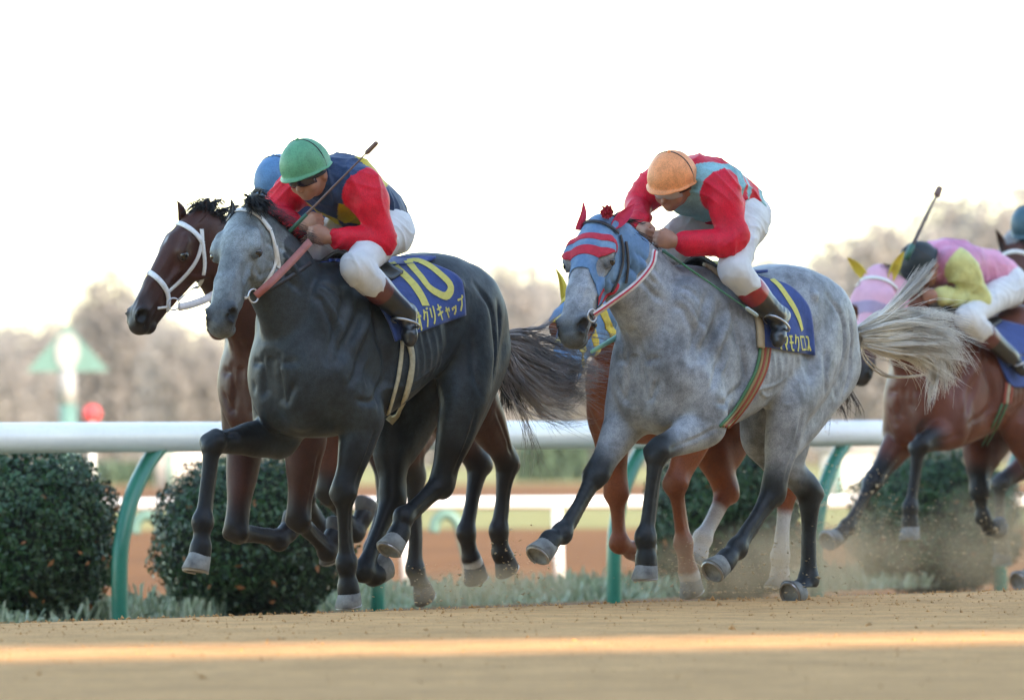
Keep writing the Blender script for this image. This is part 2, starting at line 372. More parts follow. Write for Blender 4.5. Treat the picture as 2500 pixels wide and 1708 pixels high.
def head_frame(fr, H):
    P0 = fr.D(*H['poll']); M = fr.D(*H['muz']); U = unit(M - P0); L = np.linalg.norm(M - P0)
    b = R(H['beta']); left = fr.loc(fr.O + np.array([math.cos(b), -math.sin(b), H.get('lz', 0)]))
    Wd = unit(left - U * (left @ U)); Vv = np.cross(U, Wd)
    if Vv @ fr.loc(fr.O + np.array([0, -1.0, .3])) < 0: Vv = -Vv
    return P0, U, Vv, Wd, L / .645
def make_horse(S):
    fr = S['fr']; k = S.get('size', 1.0); h = S.get('h', .0105); dz = S.get('dz', 0); pt = S.get('pitch', 0)
    fd = Field((-1.6, -.62, .05), (2.05, .62, 2.1), h)
    Z = lambda x, z: z + dz + pt * x
    xs = np.array([-.86, -.80, -.68, -.50, -.32, -.12, .12, .35, .55, .70, .79, .84])
    zt = np.array([1.30, 1.40, 1.53, 1.61, 1.625, 1.57, 1.525, 1.575, 1.55, 1.43, 1.31, 1.20])
    zb = np.array([1.22, 1.10, 1.05, 1.06, 1.05, .97, .86, .79, .775, .80, .90, 1.05])
    ww = np.array([.05, .13, .19, .225, .265, .30, .315, .29, .24, .215, .16, .07])
    SX, SY = .93, .94; ww = ww * SY
    for i, x in enumerate(xs): zt[i] = Z(x, zt[i]); zb[i] = Z(x, zb[i])
    xs = xs * SX
    fd.loft(xs, zt, zb, ww * S.get('wide', 1), k=0)
    E = lambda c, r, kk=.05, ax=None, sub=False: fd.ell((c[0] * SX, c[1] * SY, Z(c[0], c[2])), (r[0] * .97, r[1] * SY, r[2]), ax, kk, sub)
    for s in (-1, 1):
        E((.50, s * .15, 1.22), (.17, .115, .30), .07, ((.9, 0, -.45), (0, 1, 0), (.45, 0, .9)))   # scapula and shoulder muscle
        E((.63, s * .14, 1.07), (.15, .11, .17), .05)                                              # point of the shoulder
        E((.46, s * .185, 1.00), (.17, .085, .15), .05, ((.8, 0, .6), (0, 1, 0), (-.6, 0, .8)))     # triceps
        E((.72, s * .075, .97), (.10, .09, .15), .04)                                              # breast muscle
        E((-.42, s * .13, 1.38), (.30, .13, .20), .09)                                             # croup
        E((-.58, s * .13, 1.26), (.22, .105, .26), .08, ((.95, 0, .3), (0, 1, 0), (-.3, 0, .95)))   # thigh
        E((-.72, s * .10, 1.22), (.13, .09, .18), .05)                                             # buttock
        fd.cone((.42, s * .245, Z(.42, 1.36)), (.60, s * .235, Z(.6, 1.12)), .018, .02, .05, sub=True)
        fd.cone((.30, s * .325, Z(.30, 1.32)), (.33, s * .325, Z(.33, 1.02)), .022, .022, .06, sub=True)
        fd.cone((-.20, s * .325, Z(-.20, 1.42)), (-.24, s * .335, Z(-.24, 1.12)), .022, .022, .07, sub=True)
        fd.cone((-.70, s * .245, Z(-.7, 1.40)), (-.62, s * .255, Z(-.62, 1.02)), .014, .016, .05, sub=True)
        fd.cone((.79, s * .004, Z(.8, 1.12)), (.79, s * .004, Z(.8, .86)), .016, .022, .05, sub=True)
        continue
        # shoulder blade ridge, heart-girth crease, ribs, veins and the long grooves of thigh and forearm
        fd.cone((.40, s * .235, Z(.4, 1.46)), (.55, s * .262, Z(.55, 1.16)), .012, .014, .03)
        fd.cone((.36, s * .285, Z(.36, 1.22)), (.34, s * .275, Z(.34, .92)), .010, .012, .03, sub=True)
        fd.cone((.50, s * .300, Z(.5, 1.06)), (.66, s * .215, Z(.66, .94)), .010, .008, .03, sub=True)
        fd.cone((.58, s * .262, Z(.58, 1.22)), (.70, s * .225, Z(.7, 1.04)), .010, .008, .03, sub=True)
        for q_ in range(6):
            xr = .24 - q_ * .065; fd.cone((xr, s * .318, Z(xr, 1.28)), (xr - .05, s * .300, Z(xr, 1.02)), .004, .004, .028)
        fd.chain([(.40, s * .292, Z(.4, .98), .006), (.22, s * .292, Z(.2, 1.00), .006), (.05, s * .285, Z(.05, 1.03), .005), (-.10, s * .26, Z(-.1, 1.08), .004)], 4, .010)
        fd.cone((-.40, s * .300, Z(-.4, 1.50)), (-.52, s * .300, Z(-.52, 1.30)), .012, .016, .05, sub=True)
        fd.cone((-.52, s * .305, Z(-.52, 1.34)), (-.50, s * .315, Z(-.5, 1.06)), .009, .010, .03, sub=True)
        fd.cone((-.38, s * .27, Z(-.38, 1.50)), (-.34, s * .28, Z(-.34, 1.44)), .030, .022, .04)
    # neck
    P0, U, Vv, Wd, hs = head_frame(fr, S['head'])
    hp = lambda u, v, w_: P0 + hs * (U * u + Vv * v + Wd * w_)
    top = hp(.06, -.075, 0)
    base = np.array([.47, 0, Z(.5, 1.23)]); mid = (base + top) / 2 + np.array([.0, 0, .02]) + np.array(S.get('neckmid', (0, 0, 0)))
    mid2 = mid * .42 + top * .58 + np.array(S.get('neckmid2', (0, 0, .015)))
    lat = unit(np.cross(unit(top - base), [0, 0, 1.0])); nb = S.get('neckr', 1)
    fd.chain([(*base, .245, .60), (*mid, .175 * nb, .60), (*mid2, .15 * nb, .62), (*top, .112, .72)], n=5, k=.05, wd=lat)
    fd.chain([(*(base + [.02, 0, .2]), .05), (*(mid + [-.07, 0, .12]), .045), (*hp(.0, -.09, 0), .05)], n=5, k=.06)  # crest
    for s in ():                         # jugular groove, throat and neck folds
        a_ = top * .85 + base * .15 + lat * s * .075 + np.array([.07, 0, -.09]); b_ = base + lat * s * .13 + np.array([.19, 0, -.12])
        fd.cone(a_, b_, .010, .014, .03, sub=True)
        for q_ in (.25, .5, .75): c_ = top * q_ + base * (1 - q_); fd.cone(c_ + lat * s * (.145 - .05 * q_) + [-.05, 0, .11], c_ + lat * s * (.150 - .05 * q_) + [.06, 0, -.05], .005, .006, .03, sub=True)
    # head
    C = lambda a, b, ra, rb, kk=.025, sq=1.0, wd=None, sub=False: fd.cone(hp(*a), hp(*b), ra * hs, rb * hs, kk, Wd if wd is None else wd, sq, sub)
    EH = lambda c, r, kk=.025, sub=False: fd.ell(hp(*c), np.array(r) * hs, (U, Vv, Wd), kk, sub)
    EH((.03, -.035, 0), (.10, .085, .078), .05); EH((.15, -.005, 0), (.13, .072, .102), .04)
    C((.16, .010, 0), (.40, .004, 0), .068, .054, .03, 1.0); C((.40, .004, 0), (.56, -.014, 0), .054, .052, .02, 1.1)
    for s in (-1, 1):
        EH((.17, -.095, s * .052), (.115, .108, .034), .03)                       # cheek
        C((.13, .022, s * .084), (.20, .014, s * .092), .030, .028, .02)          # brow
        C((.20, -.030, s * .072), (.38, -.028, s * .048), .018, .012, .02)         # facial crest
        EH((.215, -.005, s * .098), (.034, .026, .020), .012)
        EH((.575, -.006, s * .050), (.052, .040, .030), .02)                      # nostril wing
        EH((.592, .006, s * .076), (.038, .028, .034), .006, True)                # nostril
        EH((.47, -.03, s * .040), (.08, .035, .02), .03)
        C((.30, -.075, s * .075), (.45, -.06, s * .065), .014, .012, .02, sub=True)
    C((.20, -.135, 0), (.42, -.105, 0), .050, .034, .03, .8); C((.42, -.105, 0), (.575, -.085, 0), .034, .030, .02, .9)
    C((.30, -.06, 0), (.56, -.05, 0), .055, .046, .03, .75); EH((.612, -.040, 0), (.050, .056, .060), .02)
    EH((.590, -.096, 0), (.040, .028, .042), .012)
    C((.50, -.073, .07), (.66, -.078, .05), .005, .004, .004, sub=True); C((.50, -.073, -.07), (.66, -.078, -.05), .005, .004, .004, sub=True)
    C((.655, -.078, -.05), (.655, -.078, .05), .005, .005, .004, sub=True)
    # legs
    legs = []
    for key, s in (('RF', -1), ('LF', 1), ('RH', -1), ('LH', 1)):
        if key not in S['legs']: continue
        J = [np.array(fr.J(*p)) if len(p) == 3 else np.array(p[:3]) for p in S['legs'][key]]; fore = key[1] == 'F'
        a, b, c, d, e = J; sd = np.array([0, 1.0, 0]); q = S.get('legr', 1.0)
        if fore:
            sh = np.array([.56, s * .14, Z(.6, 1.08)])
            fd.chain([(*sh, .10), (*((sh + a) / 2 + [-.01, 0, 0]), .105), (*a, .092)], 3, .05, sd); 
            fd.chain([(*a, .086 * q, .9), (*(a * .65 + b * .35), .074 * q, .85), (*(a * .3 + b * .7), .050 * q, .9), (*(a * .08 + b * .92), .046 * q, .95)], 4, .03, sd)
            fd.cone(a * .06 + b * .94, b * .93 + c * .07, .058 * q, .053 * q, .02)
            r1 = .037 * q
            fd.cone(b + sd * .030, b - sd * .030, .040 * q, .040 * q, .015); pass
        else:
            hip = np.array([-.45, s * .13, Z(-.48, 1.33)])
            fd.chain([(*hip, .16, .75), (*((hip + a) / 2 + [-.03, 0, -.02]), .145, .72), (*a, .105 * q, .75)], 4, .06, sd)
            but = np.array([-.67, s * .11, Z(-.72, 1.16)]); fd.chain([(*but, .10, .8), (*((but + a * .4 + b * .6) / 2), .085, .7), (*(a * .45 + b * .55), .06, .8)], 4, .07, sd)
            fd.chain([(*a, .105 * q, .75), (*(a * .62 + b * .38), .080 * q, .75), (*(a * .28 + b * .72), .050 * q, .85), (*b, .050 * q, .8)], 4, .04, sd)
            # hock with its point behind
            t1, t2 = unit(a - b), unit(c - b); back = unit(-(t1 + t2) + np.array([-.25, 0, .0])); hk = b + back * .045 + t1 * .055
            fd.cone(hk, b + back * .02 - t1 * .02, .028 * q, .045 * q, .03); fd.cone(hk, a * .62 + b * .38 + back * .035, .016, .03, .03)
            fd.cone(b, b * .85 + c * .15, .058 * q, .048 * q, .025)
            r1 = .043 * q
        ax = unit(c - b); fb = np.cross(sd, ax)
        bk = unit(np.cross(ax, sd)); bk = bk if bk[0] < 0 or (abs(bk[0]) < .3 and bk[2] > 0) else -bk
        fd.chain([(*(b * .88 + c * .12), r1 * 1.1, .88), (*(b * .5 + c * .5), r1 * .84, .88), (*(b * .15 + c * .85), r1 * .92, .9), (*c, .046 * q, .92)], 4, .010, sd)
        fd.chain([(*(b * .85 + c * .15 + bk * .030), .017), (*(b * .5 + c * .5 + bk * .033), .0155), (*(b * .12 + c * .88 + bk * .030), .019)], 4, .006)
        fd.ell(c + bk * .026, (.026, .026, .026), k=.015)
        fd.cone(c, c, .053 * q, .053 * q, .02, sd, .85)
        fd.cone(c, d, .038 * q, .043 * q, .018); fd.cone(d, d * .7 + e * .3, .050 * q, .052 * q, .012)
        legs.append((key, [a, b, c, d, e]))
    if S.get('extra'): S['extra'](fd, hp, Z)
    if 0:                 # mouth corner, chin groove and lip folds
        for s in (-1, 1): C((.33, -.085, s * .060), (.50, -.080, s * .052), .004, .004, .008, sub=True); C((.25, .015, s * .095), (.30, -.005, s * .080), .012, .010, .02, sub=True); C((.10, -.05, s * .085), (.22, -.075, s * .09), .006, .005, .012)
        C((.25, -.02, .075), (.48, -.02, .062), .005, .004, .010); C((.25, -.02, -.075), (.48, -.02, -.062), .005, .004, .010)
    V, Fq = fd.mesh(relax=1); bvh = bvh_of(V, Fq)
    L3 = []                                    # grooves (-) and ridges (+) laid on the skin: points, depth, width
    for s in (-1, 1):
        P_ = lambda *q_: [np.array((x * SX, s * .36, Z(x, z))) for x, z in q_]
        L3 += [(P_((.36, 1.50), (.46, 1.34), (.56, 1.16)), .009, .030), (P_((.38, 1.42), (.35, 1.24), (.335, 1.06), (.38, .92)), -.016, .020),
               (P_((.46, 1.56), (.60, 1.40), (.70, 1.25), (.75, 1.10)), -.014, .024), (P_((.44, 1.26), (.54, 1.10), (.64, 1.00)), -.013, .018),
               (P_((.36, 1.00), (.46, .94), (.60, .93)), -.012, .016), (P_((.60, 1.26), (.66, 1.12), (.66, 1.0)), .008, .022),
               (P_((-.18, 1.38), (-.21, 1.22), (-.16, 1.06)), -.014, .038), (P_((-.28, 1.54), (-.34, 1.50)), .014, .028), (P_((.30, 1.50), (.10, 1.44), (-.10, 1.46)), -.008, .035),
               (P_((-.44, 1.52), (-.56, 1.38), (-.59, 1.18), (-.54, 1.00)), -.014, .018), (P_((-.66, 1.42), (-.69, 1.20), (-.62, .98)), -.012, .015),
               (P_((-.34, 1.24), (-.33, 1.10), (-.38, .98)), -.010, .020), (P_((.40, .97), (.22, .99), (.05, 1.02), (-.08, 1.08)), .006, .008), (P_((.22, .99), (.12, .93), (.0, .95)), .005, .007),
               (P_((.44, 1.16), (.50, 1.08), (.49, 1.0)), .005, .007)]
        for q_ in range(7): xr = .27 - q_ * .062; L3.append((P_((xr, 1.30), (xr - .03, 1.16), (xr - .05, 1.02)), .0045, .013))
        nb_ = lambda t, h_, o=.30: (base * (1 - t) + top * t) + np.array([0, 0, .05 * math.sin(math.pi * t)]) + lat * s * o + np.array([-.5, 0, 1.0]) * h_
        L3 += [([nb_(.95, -.07), nb_(.6, -.08), nb_(.3, -.10), nb_(.05, -.13)], -.013, .018), ([nb_(.9, .0), nb_(.6, .0), nb_(.3, -.03), nb_(.1, -.06)], .007, .02), ([nb_(.85, .04), nb_(.5, .07), nb_(.2, .06)], -.009, .014),
               ([nb_(.75, -.03), nb_(.45, -.02), nb_(.1, -.03)], -.008, .012), ([nb_(.97, .03), nb_(.86, -.03), nb_(.80, -.09)], -.010, .014), ([nb_(.86, .05), nb_(.76, -.01), nb_(.70, -.08)], -.006, .011)]
        L3 += [([np.array((.95, s * .015, Z(.8, 1.14))), np.array((.95, s * .01, Z(.8, 1.0))), np.array((.9, s * .01, Z(.8, .84)))], -.014, .022),
               ([np.array((.95, s * .05, Z(.8, .90))), np.array((.95, s * .12, Z(.8, .93))), np.array((.9, s * .19, Z(.8, 1.02)))], -.012, .018),
               ([np.array((.95, s * .06, Z(.8, 1.18))), np.array((.95, s * .13, Z(.8, 1.12))), np.array((.9, s * .20, Z(.8, 1.14)))], -.010, .018)]
        L3 += [([hp(.10, -.16, s * .2), hp(.24, -.17, s * .2), hp(.29, -.09, s * .2), hp(.25, -.04, s * .2)], -.007, .012), ([hp(.27, -.03, s * .2), hp(.40, -.03, s * .2)], .007, .009),
               ([hp(.14, .05, s * .16), hp(.19, .035, s * .2), hp(.25, .02, s * .2)], .007, .010), ([hp(.17, -.035, s * .2), hp(.23, -.04, s * .2), hp(.27, -.02, s * .2)], -.006, .008),
               ([hp(.50, -.075, s * .2), hp(.58, -.078, s * .2), hp(.66, -.078, s * .1)], -.010, .007), ([hp(.28, .03, s * .03), hp(.50, .03, s * .035)], .004, .010),
               ([hp(.30, -.06, s * .2), hp(.42, -.045, s * .2), hp(.52, -.03, s * .2)], .004, .006), ([hp(.28, -.10, s * .2), hp(.40, -.08, s * .2)], .004, .006),
               ([hp(.56, .03, s * .13), hp(.60, .04, s * .10), hp(.63, .02, s * .10)], .006, .008), ([hp(.03, .03, s * .2), hp(.10, .02, s * .2), hp(.13, -.02, s * .2)], -.008, .012)]
    for key, J in legs:
        s = 1 if key[0] == 'L' else -1; a, b, c, d, e = J; o_ = np.array([0, s * .12, 0])
        L3 += [([a * .9 + b * .1 + o_, a * .5 + b * .5 + o_ + [-.015, 0, 0], b * .9 + a * .1 + o_], -.009, .012), ([a * .8 + b * .2 + o_ + [.03, 0, 0], b * .8 + a * .2 + o_ + [.015, 0, 0]], .005, .009),
               ([b * .9 + c * .1 + o_, b * .5 + c * .5 + o_, c * .95 + b * .05 + o_], -.004, .008)]
    N = vnormals(V, Fq); disp = np.zeros(len(V))
    for P_, dp, wd_ in L3:
        Q = np.array([np.array(bvh.find_nearest(Vector(q_))[0]) for q_ in spline(P_, 5)]); bb = np.where(((V > Q.min(0) - wd_ * 3) & (V < Q.max(0) + wd_ * 3)).all(1))[0]
        if not len(bb): continue
        W_ = V[bb]; d2 = np.full(len(bb), 9.0); tt = np.zeros(len(bb))
        for i in range(len(Q) - 1):
            ab = Q[i + 1] - Q[i]; t = np.clip(((W_ - Q[i]) @ ab) / (ab @ ab + 1e-9), 0, 1); q2 = ((W_ - Q[i] - t[:, None] * ab) ** 2).sum(1); m_ = q2 < d2; d2[m_] = q2[m_]; tt[m_] = (i + t[m_]) / (len(Q) - 1)
        disp[bb] += dp * 1.15 * np.exp(-d2 / wd_ ** 2) * np.minimum(1, .25 + 4 * np.minimum(tt, 1 - tt))
    x, y, z = V.T                                # small unevenness of living flesh
    disp += .0022 * (np.sin(x * 19 + 2 * np.sin(z * 11)) * np.sin(z * 15 + 2 * np.sin(y * 13 + x * 5)) + .5 * np.sin(x * 37 + z * 21 + 3 * np.sin(y * 17)))
    V = (V + N * disp[:, None]).astype(np.float32); bvh = bvh_of(V, Fq)
    # coat colours carried by the hair itself, then painted nostril shade
    colr = np.tile(np.array(S['coat'], np.float32), (len(V), 1)); dark = np.array(S['points'])
    for key, J in legs:
        pl = np.array(J); cc = S.get('socks', {}).get(key); best = np.full(len(V), 9.0); par = np.zeros(len(V))
        for i in range(4):
            ab = pl[i + 1] - pl[i]; t = np.clip(((V - pl[i]) @ ab) / (ab @ ab), 0, 1); dd = np.linalg.norm(V - pl[i] - t[:, None] * ab, axis=1)
            m = dd < best; best[m] = dd[m]; par[m] = i + t[m]
        near = best < .13; f = np.clip((par - S.get('pstart', .55)) / .45, 0, 1) * near; f = f * f * (3 - 2 * f)
        colr = colr * (1 - f[:, None]) + dark * f[:, None]
        if cc:
            g = np.clip((par - cc[0]) / .12, 0, 1) * near; colr = colr * (1 - g[:, None]) + np.array(cc[1]) * g[:, None]
    q = (V - P0) / hs; u, v, ww_ = q @ U, q @ Vv, q @ Wd
    if 'muzcol' in S:
        f = np.clip((u - S.get('muzfrom', .42)) / .16, 0, 1) * (np.abs(ww_) < .12) * (u < .75) * (v > -.2); colr = colr * (1 - f[:, None]) + np.array(S['muzcol']) * f[:, None]
    if 'face' in S:
        f = np.clip((S.get('faceto', .5) - u) / .1, 0, 1) * (np.abs(ww_) < .13) * (u > -.1) * (v > -.22) * .9; f *= np.clip((u + .1) / .15, 0, 1); colr = colr * (1 - f[:, None]) + np.array(S['face']) * f[:, None]
    for (u0, v0, w0, ru, rw, cc) in S.get('marks', []):
        f = np.clip(1.6 - 1.6 * np.sqrt(((u - u0) / ru) ** 2 + ((ww_ - w0) / rw) ** 2), 0, 1) * (v > v0); colr = colr * (1 - f[:, None]) + np.array(cc) * f[:, None]
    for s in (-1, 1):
        f = np.clip(2.0 - np.sqrt(((u - .594) / .034) ** 2 + ((ww_ - s * .072) / .028) ** 2 + ((v - .006) / .024) ** 2), 0, 1); colr = colr * (1 - f[:, None]) + .006 * f[:, None]  # nostril hollow painted near black, deepening the shade of a shallow cavity
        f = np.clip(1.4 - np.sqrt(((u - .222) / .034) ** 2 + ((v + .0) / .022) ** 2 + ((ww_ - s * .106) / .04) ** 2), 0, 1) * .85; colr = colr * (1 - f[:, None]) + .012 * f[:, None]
    root = empty('horse', fr.O, fr.rz, S['label'], 'horse', 'racehorses galloping round the track')
    body = mesh_obj('body', V, Fq, S['mat'], root, colors=colr.astype(np.float32))
    for s in (-1, 1):                           # eyes, ears
        c = hp(.218, -.003, s * .1035); mb = MB()
        r = .023 * hs
        Vs = []; n = 10
        for i in range(1, n):
            for j in range(n * 2): a, b_ = math.pi * i / n, math.pi * j / n; Vs.append(c + r * np.array([math.sin(a) * math.cos(b_), math.sin(a) * math.sin(b_), math.cos(a)]))
        Fc = [((i) * 2 * n + j, (i) * 2 * n + (j + 1) % (2 * n), (i + 1) * 2 * n + (j + 1) % (2 * n), (i + 1) * 2 * n + j) for i in range(n - 2) for j in range(2 * n)]
        Fc += [tuple(range(2 * n))[::-1], tuple((n - 2) * 2 * n + j for j in range(2 * n))]
        mesh_obj('eye', Vs, Fc, M['eye'], root)
        et = S['head'].get('ears'); tip = fr.D(*et[0 if s < 0 else 1]) if et else hp(-.13, .04, s * .09)
        ear(root, hp(.03, .02, s * S['head'].get('earw', .066)), tip, unit(Vv * .8 + Wd * s * .75), hs, S.get('earmat') or S['mat'], S.get('earcol', S['coat']))
    for key, J in legs: hoof(root, J, S.get('hoofmat', M['hoof']), key)
    return dict(root=root, bvh=bvh, V=V, F=Fq, hp=hp, hs=hs, U=U, Vv=Vv, Wd=Wd, P0=P0, fr=fr, Z=Z, uvw=(u, v, ww_))
def ear(root, base, tip, front, hs, mt, colr):
    L = np.linalg.norm(tip - base); a = (tip - base) / L; f = unit(front - a * (front @ a)); sd = np.cross(a, f)
    V = []; n = 9; m = 12
    for side in (0, 1):
        for i in range(m):
            t = i / (m - 1); wv = .027 * hs * (math.sin(math.pi * min(1, .22 + .78 * t)) ** .8 if t < 1 else 0) + .001
            c = base + a * L * t - f * .012 * math.sin(math.pi * t)
            for j in range(n):
                an = (j / (n - 1) - .5) * math.radians(230 - 90 * t); rr = wv * (1 - .1 * side)
                V.append(c + sd * math.sin(an) * rr - f * (math.cos(an) * rr * (.9) - wv * .3))
    I = lambda s, i, j: s * m * n + i * n + j
    Fc = [(I(0, i, j), I(0, i, j + 1), I(0, i + 1, j + 1), I(0, i + 1, j)) for i in range(m - 1) for j in range(n - 1)]
    Fc += [(I(1, i, j + 1), I(1, i, j), I(1, i + 1, j), I(1, i + 1, j + 1)) for i in range(m - 1) for j in range(n - 1)]
    for i in range(m - 1): Fc += [(I(0, i, 0), I(0, i + 1, 0), I(1, i + 1, 0), I(1, i, 0)), (I(1, i, n - 1), I(1, i + 1, n - 1), I(0, i + 1, n - 1), I(0, i, n - 1))]
    c = np.tile(np.array(colr, np.float32), (len(V), 1)); mn = m * n; c[mn:] *= .55
    return mesh_obj('ear', V, Fc, mt, root, colors=c)
def hoof(root, J, mt, key):
    a, b, c, d, e = J; ax = unit(e - d); L = np.linalg.norm(e - d) * .98; fw = np.array([1.0, 0, 0])
    if len(J) and 'toe' in globals().get('_toes', {}): pass
    f = fw - ax * (fw @ ax)
    if np.linalg.norm(f) < .3: f = np.array([0, 0, 1.0]) - ax * ax[2]
    f = unit(f); s = np.cross(ax, f); V = []; n = 20
    rows = [(.12, .045, -.012), (.16, .050, -.008), (.55, .058, .002), (.97, .066, .014), (1.0, .064, .014), (1.0, .052, .012), (.93, .046, .010)]
    for t, r, o in rows:
        for j in range(n):
            an = 2 * math.pi * j / n; cf = math.cos(an); rr = r * (1.06 if cf > 0 else .92)
            V.append(d + ax * L * t + f * (cf * rr + o) + s * math.sin(an) * r * .92)
    m = len(rows)
    Fc = [(i * n + j, i * n + (j + 1) % n, (i + 1) * n + (j + 1) % n, (i + 1) * n + j) for i in range(m - 1) for j in range(n)]
    Fc += [tuple(range(n))[::-1], tuple((m - 1) * n + j for j in range(n))]
    o = mesh_obj('hoof', V, Fc, mt, root, smooth=True)
    # steel shoe on the sole
    mb = MB(); pts = [d + ax * (L * 1.0 + .003) + f * (math.cos(an) * .058 + .013) + s * math.sin(an) * .052 for an in np.linspace(-2.4, 2.4, 14)]
    mb.tube(pts, .0065, 6); mb.build('horseshoe', M['steel'], o)
# ------------------------------------------------------------------ the setting
HZY = lambda px: 1053 - .0045 * (px - 1250)
cr0, cr1 = np.array([-2.18, -2.3]), np.array([2.57, 4.5])       # crest of the cambered dirt track (world X, Y)
ce = (cr1 - cr0) / np.linalg.norm(cr1 - cr0); cn = np.array([-ce[1], ce[0]])
M['dirt'] = mat('track dirt', (.82, .455, .195), .95, noise=[(1.2, (.70, .385, .16), .35, .65), (42, .78, .42, .66), (9, .86, .45, .6), (2.5, .9, .45, .55)], bump=(55, .9, .02), spec=.1)
M['redearth'] = mat('infield dirt', (.20, .092, .032), .95, noise=[(.35, (.155, .07, .025), .4, .62), (6, .7, .45, .65)], bump=(12, .7, .05), spec=.1)
M['turf'] = mat('winter turf', (.30, .27, .11), .95, noise=[(.12, (.22, .24, .10), .4, .6), (4, .7, .45, .65)], bump=(14, .6, .05), spec=.1)
M['white'] = mat('white rail paint', (.86, .86, .85), .35, noise=[(3, .95, .45, .7), (30, .93, .5, .7)])
M['railend'] = mat('rail joint grey', (.5, .5, .5), .5)
M['green'] = mat('green post paint', (.018, .19, .125), .33, noise=[(7, .75, .45, .7), (60, .8, .5, .7)], coat=.2)
M['teal'] = mat('teal post paint', (.11, .22, .195), .45, noise=(9, .8, .45, .7))
M['leaf'] = mat('clipped evergreen leaf', (.030, .098, .024), .42, noise=[(1.6, (.035, .065, .022), .42, .62), (22, .5, .42, .6)], spec=.5)
M['deadleaf'] = mat('dry orange leaf', (.32, .12, .04), .7)
M['core'] = mat('foliage core shade', (.012, .018, .010), .95)
M['bark'] = mat('bark', (.13, .10, .08), .95)
M['sage'] = mat('pale verge plants', (.26, .33, .20), .8, noise=(25, (.42, .46, .34), .45, .6))
def strip(name, q, z, mt, sub=None, kind='structure'):
    V = []; Fc = []
    n = 40
    for i in range(n + 1):
        t = -60 + 160 * i / n
        for (a, zz) in q: p = cr0 + ce * t + cn * a; V.append((p[0], p[1], zz))
    m = len(q)
    Fc = [(i * m + j, (i + 1) * m + j, (i + 1) * m + j + 1, i * m + j + 1) for i in range(n) for j in range(m - 1)]
    return tag(mesh_obj(name, V, Fc, mt, None), kind=kind)
# far ground first, one sheet to the horizon, then the near track on top of it
V = []; Fc = []
nx, ny = 40, 60
for j in range(ny + 1):
    y = 14 + (1500 - 14) * (j / ny) ** 2.6
    for i in range(nx + 1): V.append(((i / nx - .5) * 2 * (260 + y * .9), y, -.55 + 0.0))
Fc = [(j * (nx + 1) + i, j * (nx + 1) + i + 1, (j + 1) * (nx + 1) + i + 1, (j + 1) * (nx + 1) + i) for j in range(ny) for i in range(nx)]
tag(mesh_obj('far_ground', V, Fc, M['turf']), kind='structure')
# dirt track with its cambered crest, falling away to the rail and on to the infield
prof = [(-160, -.0), (-60, .0), (-12, .0), (-2.0, .0), (-.8, -.001), (.0, -.008), (.8, -.035), (2.2, -.092), (4.6, -.190)]
tr = strip('dirt_track', prof, 0, M['dirt'])
strip('verge', [(4.6, -.190), (5.4, -.22), (7.2, -.27), (8.2, -.30)], 0, mat('verge soil', (.20, .17, .10), .95, noise=[(5, (.16, .19, .10), .4, .6)], bump=(20, .8, .03)))
strip('bank', [(8.2, -.30), (11, -.44), (14, -.52), (17, -.548)], 0, M['redearth'])
def band(name, d0, d1, mt, z):
    V = [(x, CAM[1] + d, z) for d in (d0, d1) for x in np.linspace(-160, 160, 21)]
    return tag(mesh_obj(name, V, [(i, i + 1, i + 22, i + 21) for i in range(20)], mt), kind='structure')
band('infield_dirt', 52, 123, M['redearth'], -.546)
band('training_lane', 180, 228, M['redearth'], -.546)

# running rail
ra = np.array([(0 - 1250) / 442.0, 21600 / 442.0 - 40]); RD = np.array([.4755, .8797]); rn = np.array([-RD[1], RD[0]])
def rp(t): return ra + RD * t
def rail_t(px):                                # parameter along the rail seen at photo column px
    k = (px - 1250) / FPX; return (k * (ra[1] + 40) - ra[0]) / (RD[0] - k * RD[1])
M['rail'] = M['white']; M['panelgrey'] = mat('greyed white panel', (.34, .35, .35), .6, noise=(4, .85, .4, .6))  # panel white toned down to grey, else it burns out in the sun
root = empty('running_rail', (*rp(0), -.12), 0, 'long white tubular running rail carried on curved green posts beside the track', 'rail')
RZ = .862
def rl(p, z): return np.array([p[0] - rp(0)[0], p[1] - rp(0)[1], z + .12])
t = -9.0; k = 0
while t < 30:                                   # lengths of rail butted end to end
    mb = MB(); mb.tube([rl(rp(t + .004), RZ - .085), rl(rp(t + 5.9 - .004), RZ - .085)], .0855, 28)
    mb.build('rail_length', M['rail'], root, smooth=True)
    mb = MB(); mb.tube([rl(rp(t - .05), RZ - .085), rl(rp(t + .05), RZ - .085)], .0875, 28); mb.build('rail_joint', M['railend'] if 0 else M['rail'], root, smooth=True)
    t += 5.9
for px in (-330, 290, 920, 1497, 1990, 2440, 2850):
    t = rail_t(px); p = rp(t)
    # base stands inside the course, the head curves over to carry the rail
    ex = RD                                     # lean seen in the photograph runs along and under the rail
    pts = []
    for (s, z) in [(0, -.36), (.0, .06), (.035, .26), (.10, .44), (.205, .60), (.30, .70), (.345, .735)]:
        q = p + RD * 1.38 * s; pts.append(rl(q, z))
    mb = MB(); Q = spline(pts, 6); mb.tube(Q, .047, 18); mb.build('post', M['green'], root, smooth=True)
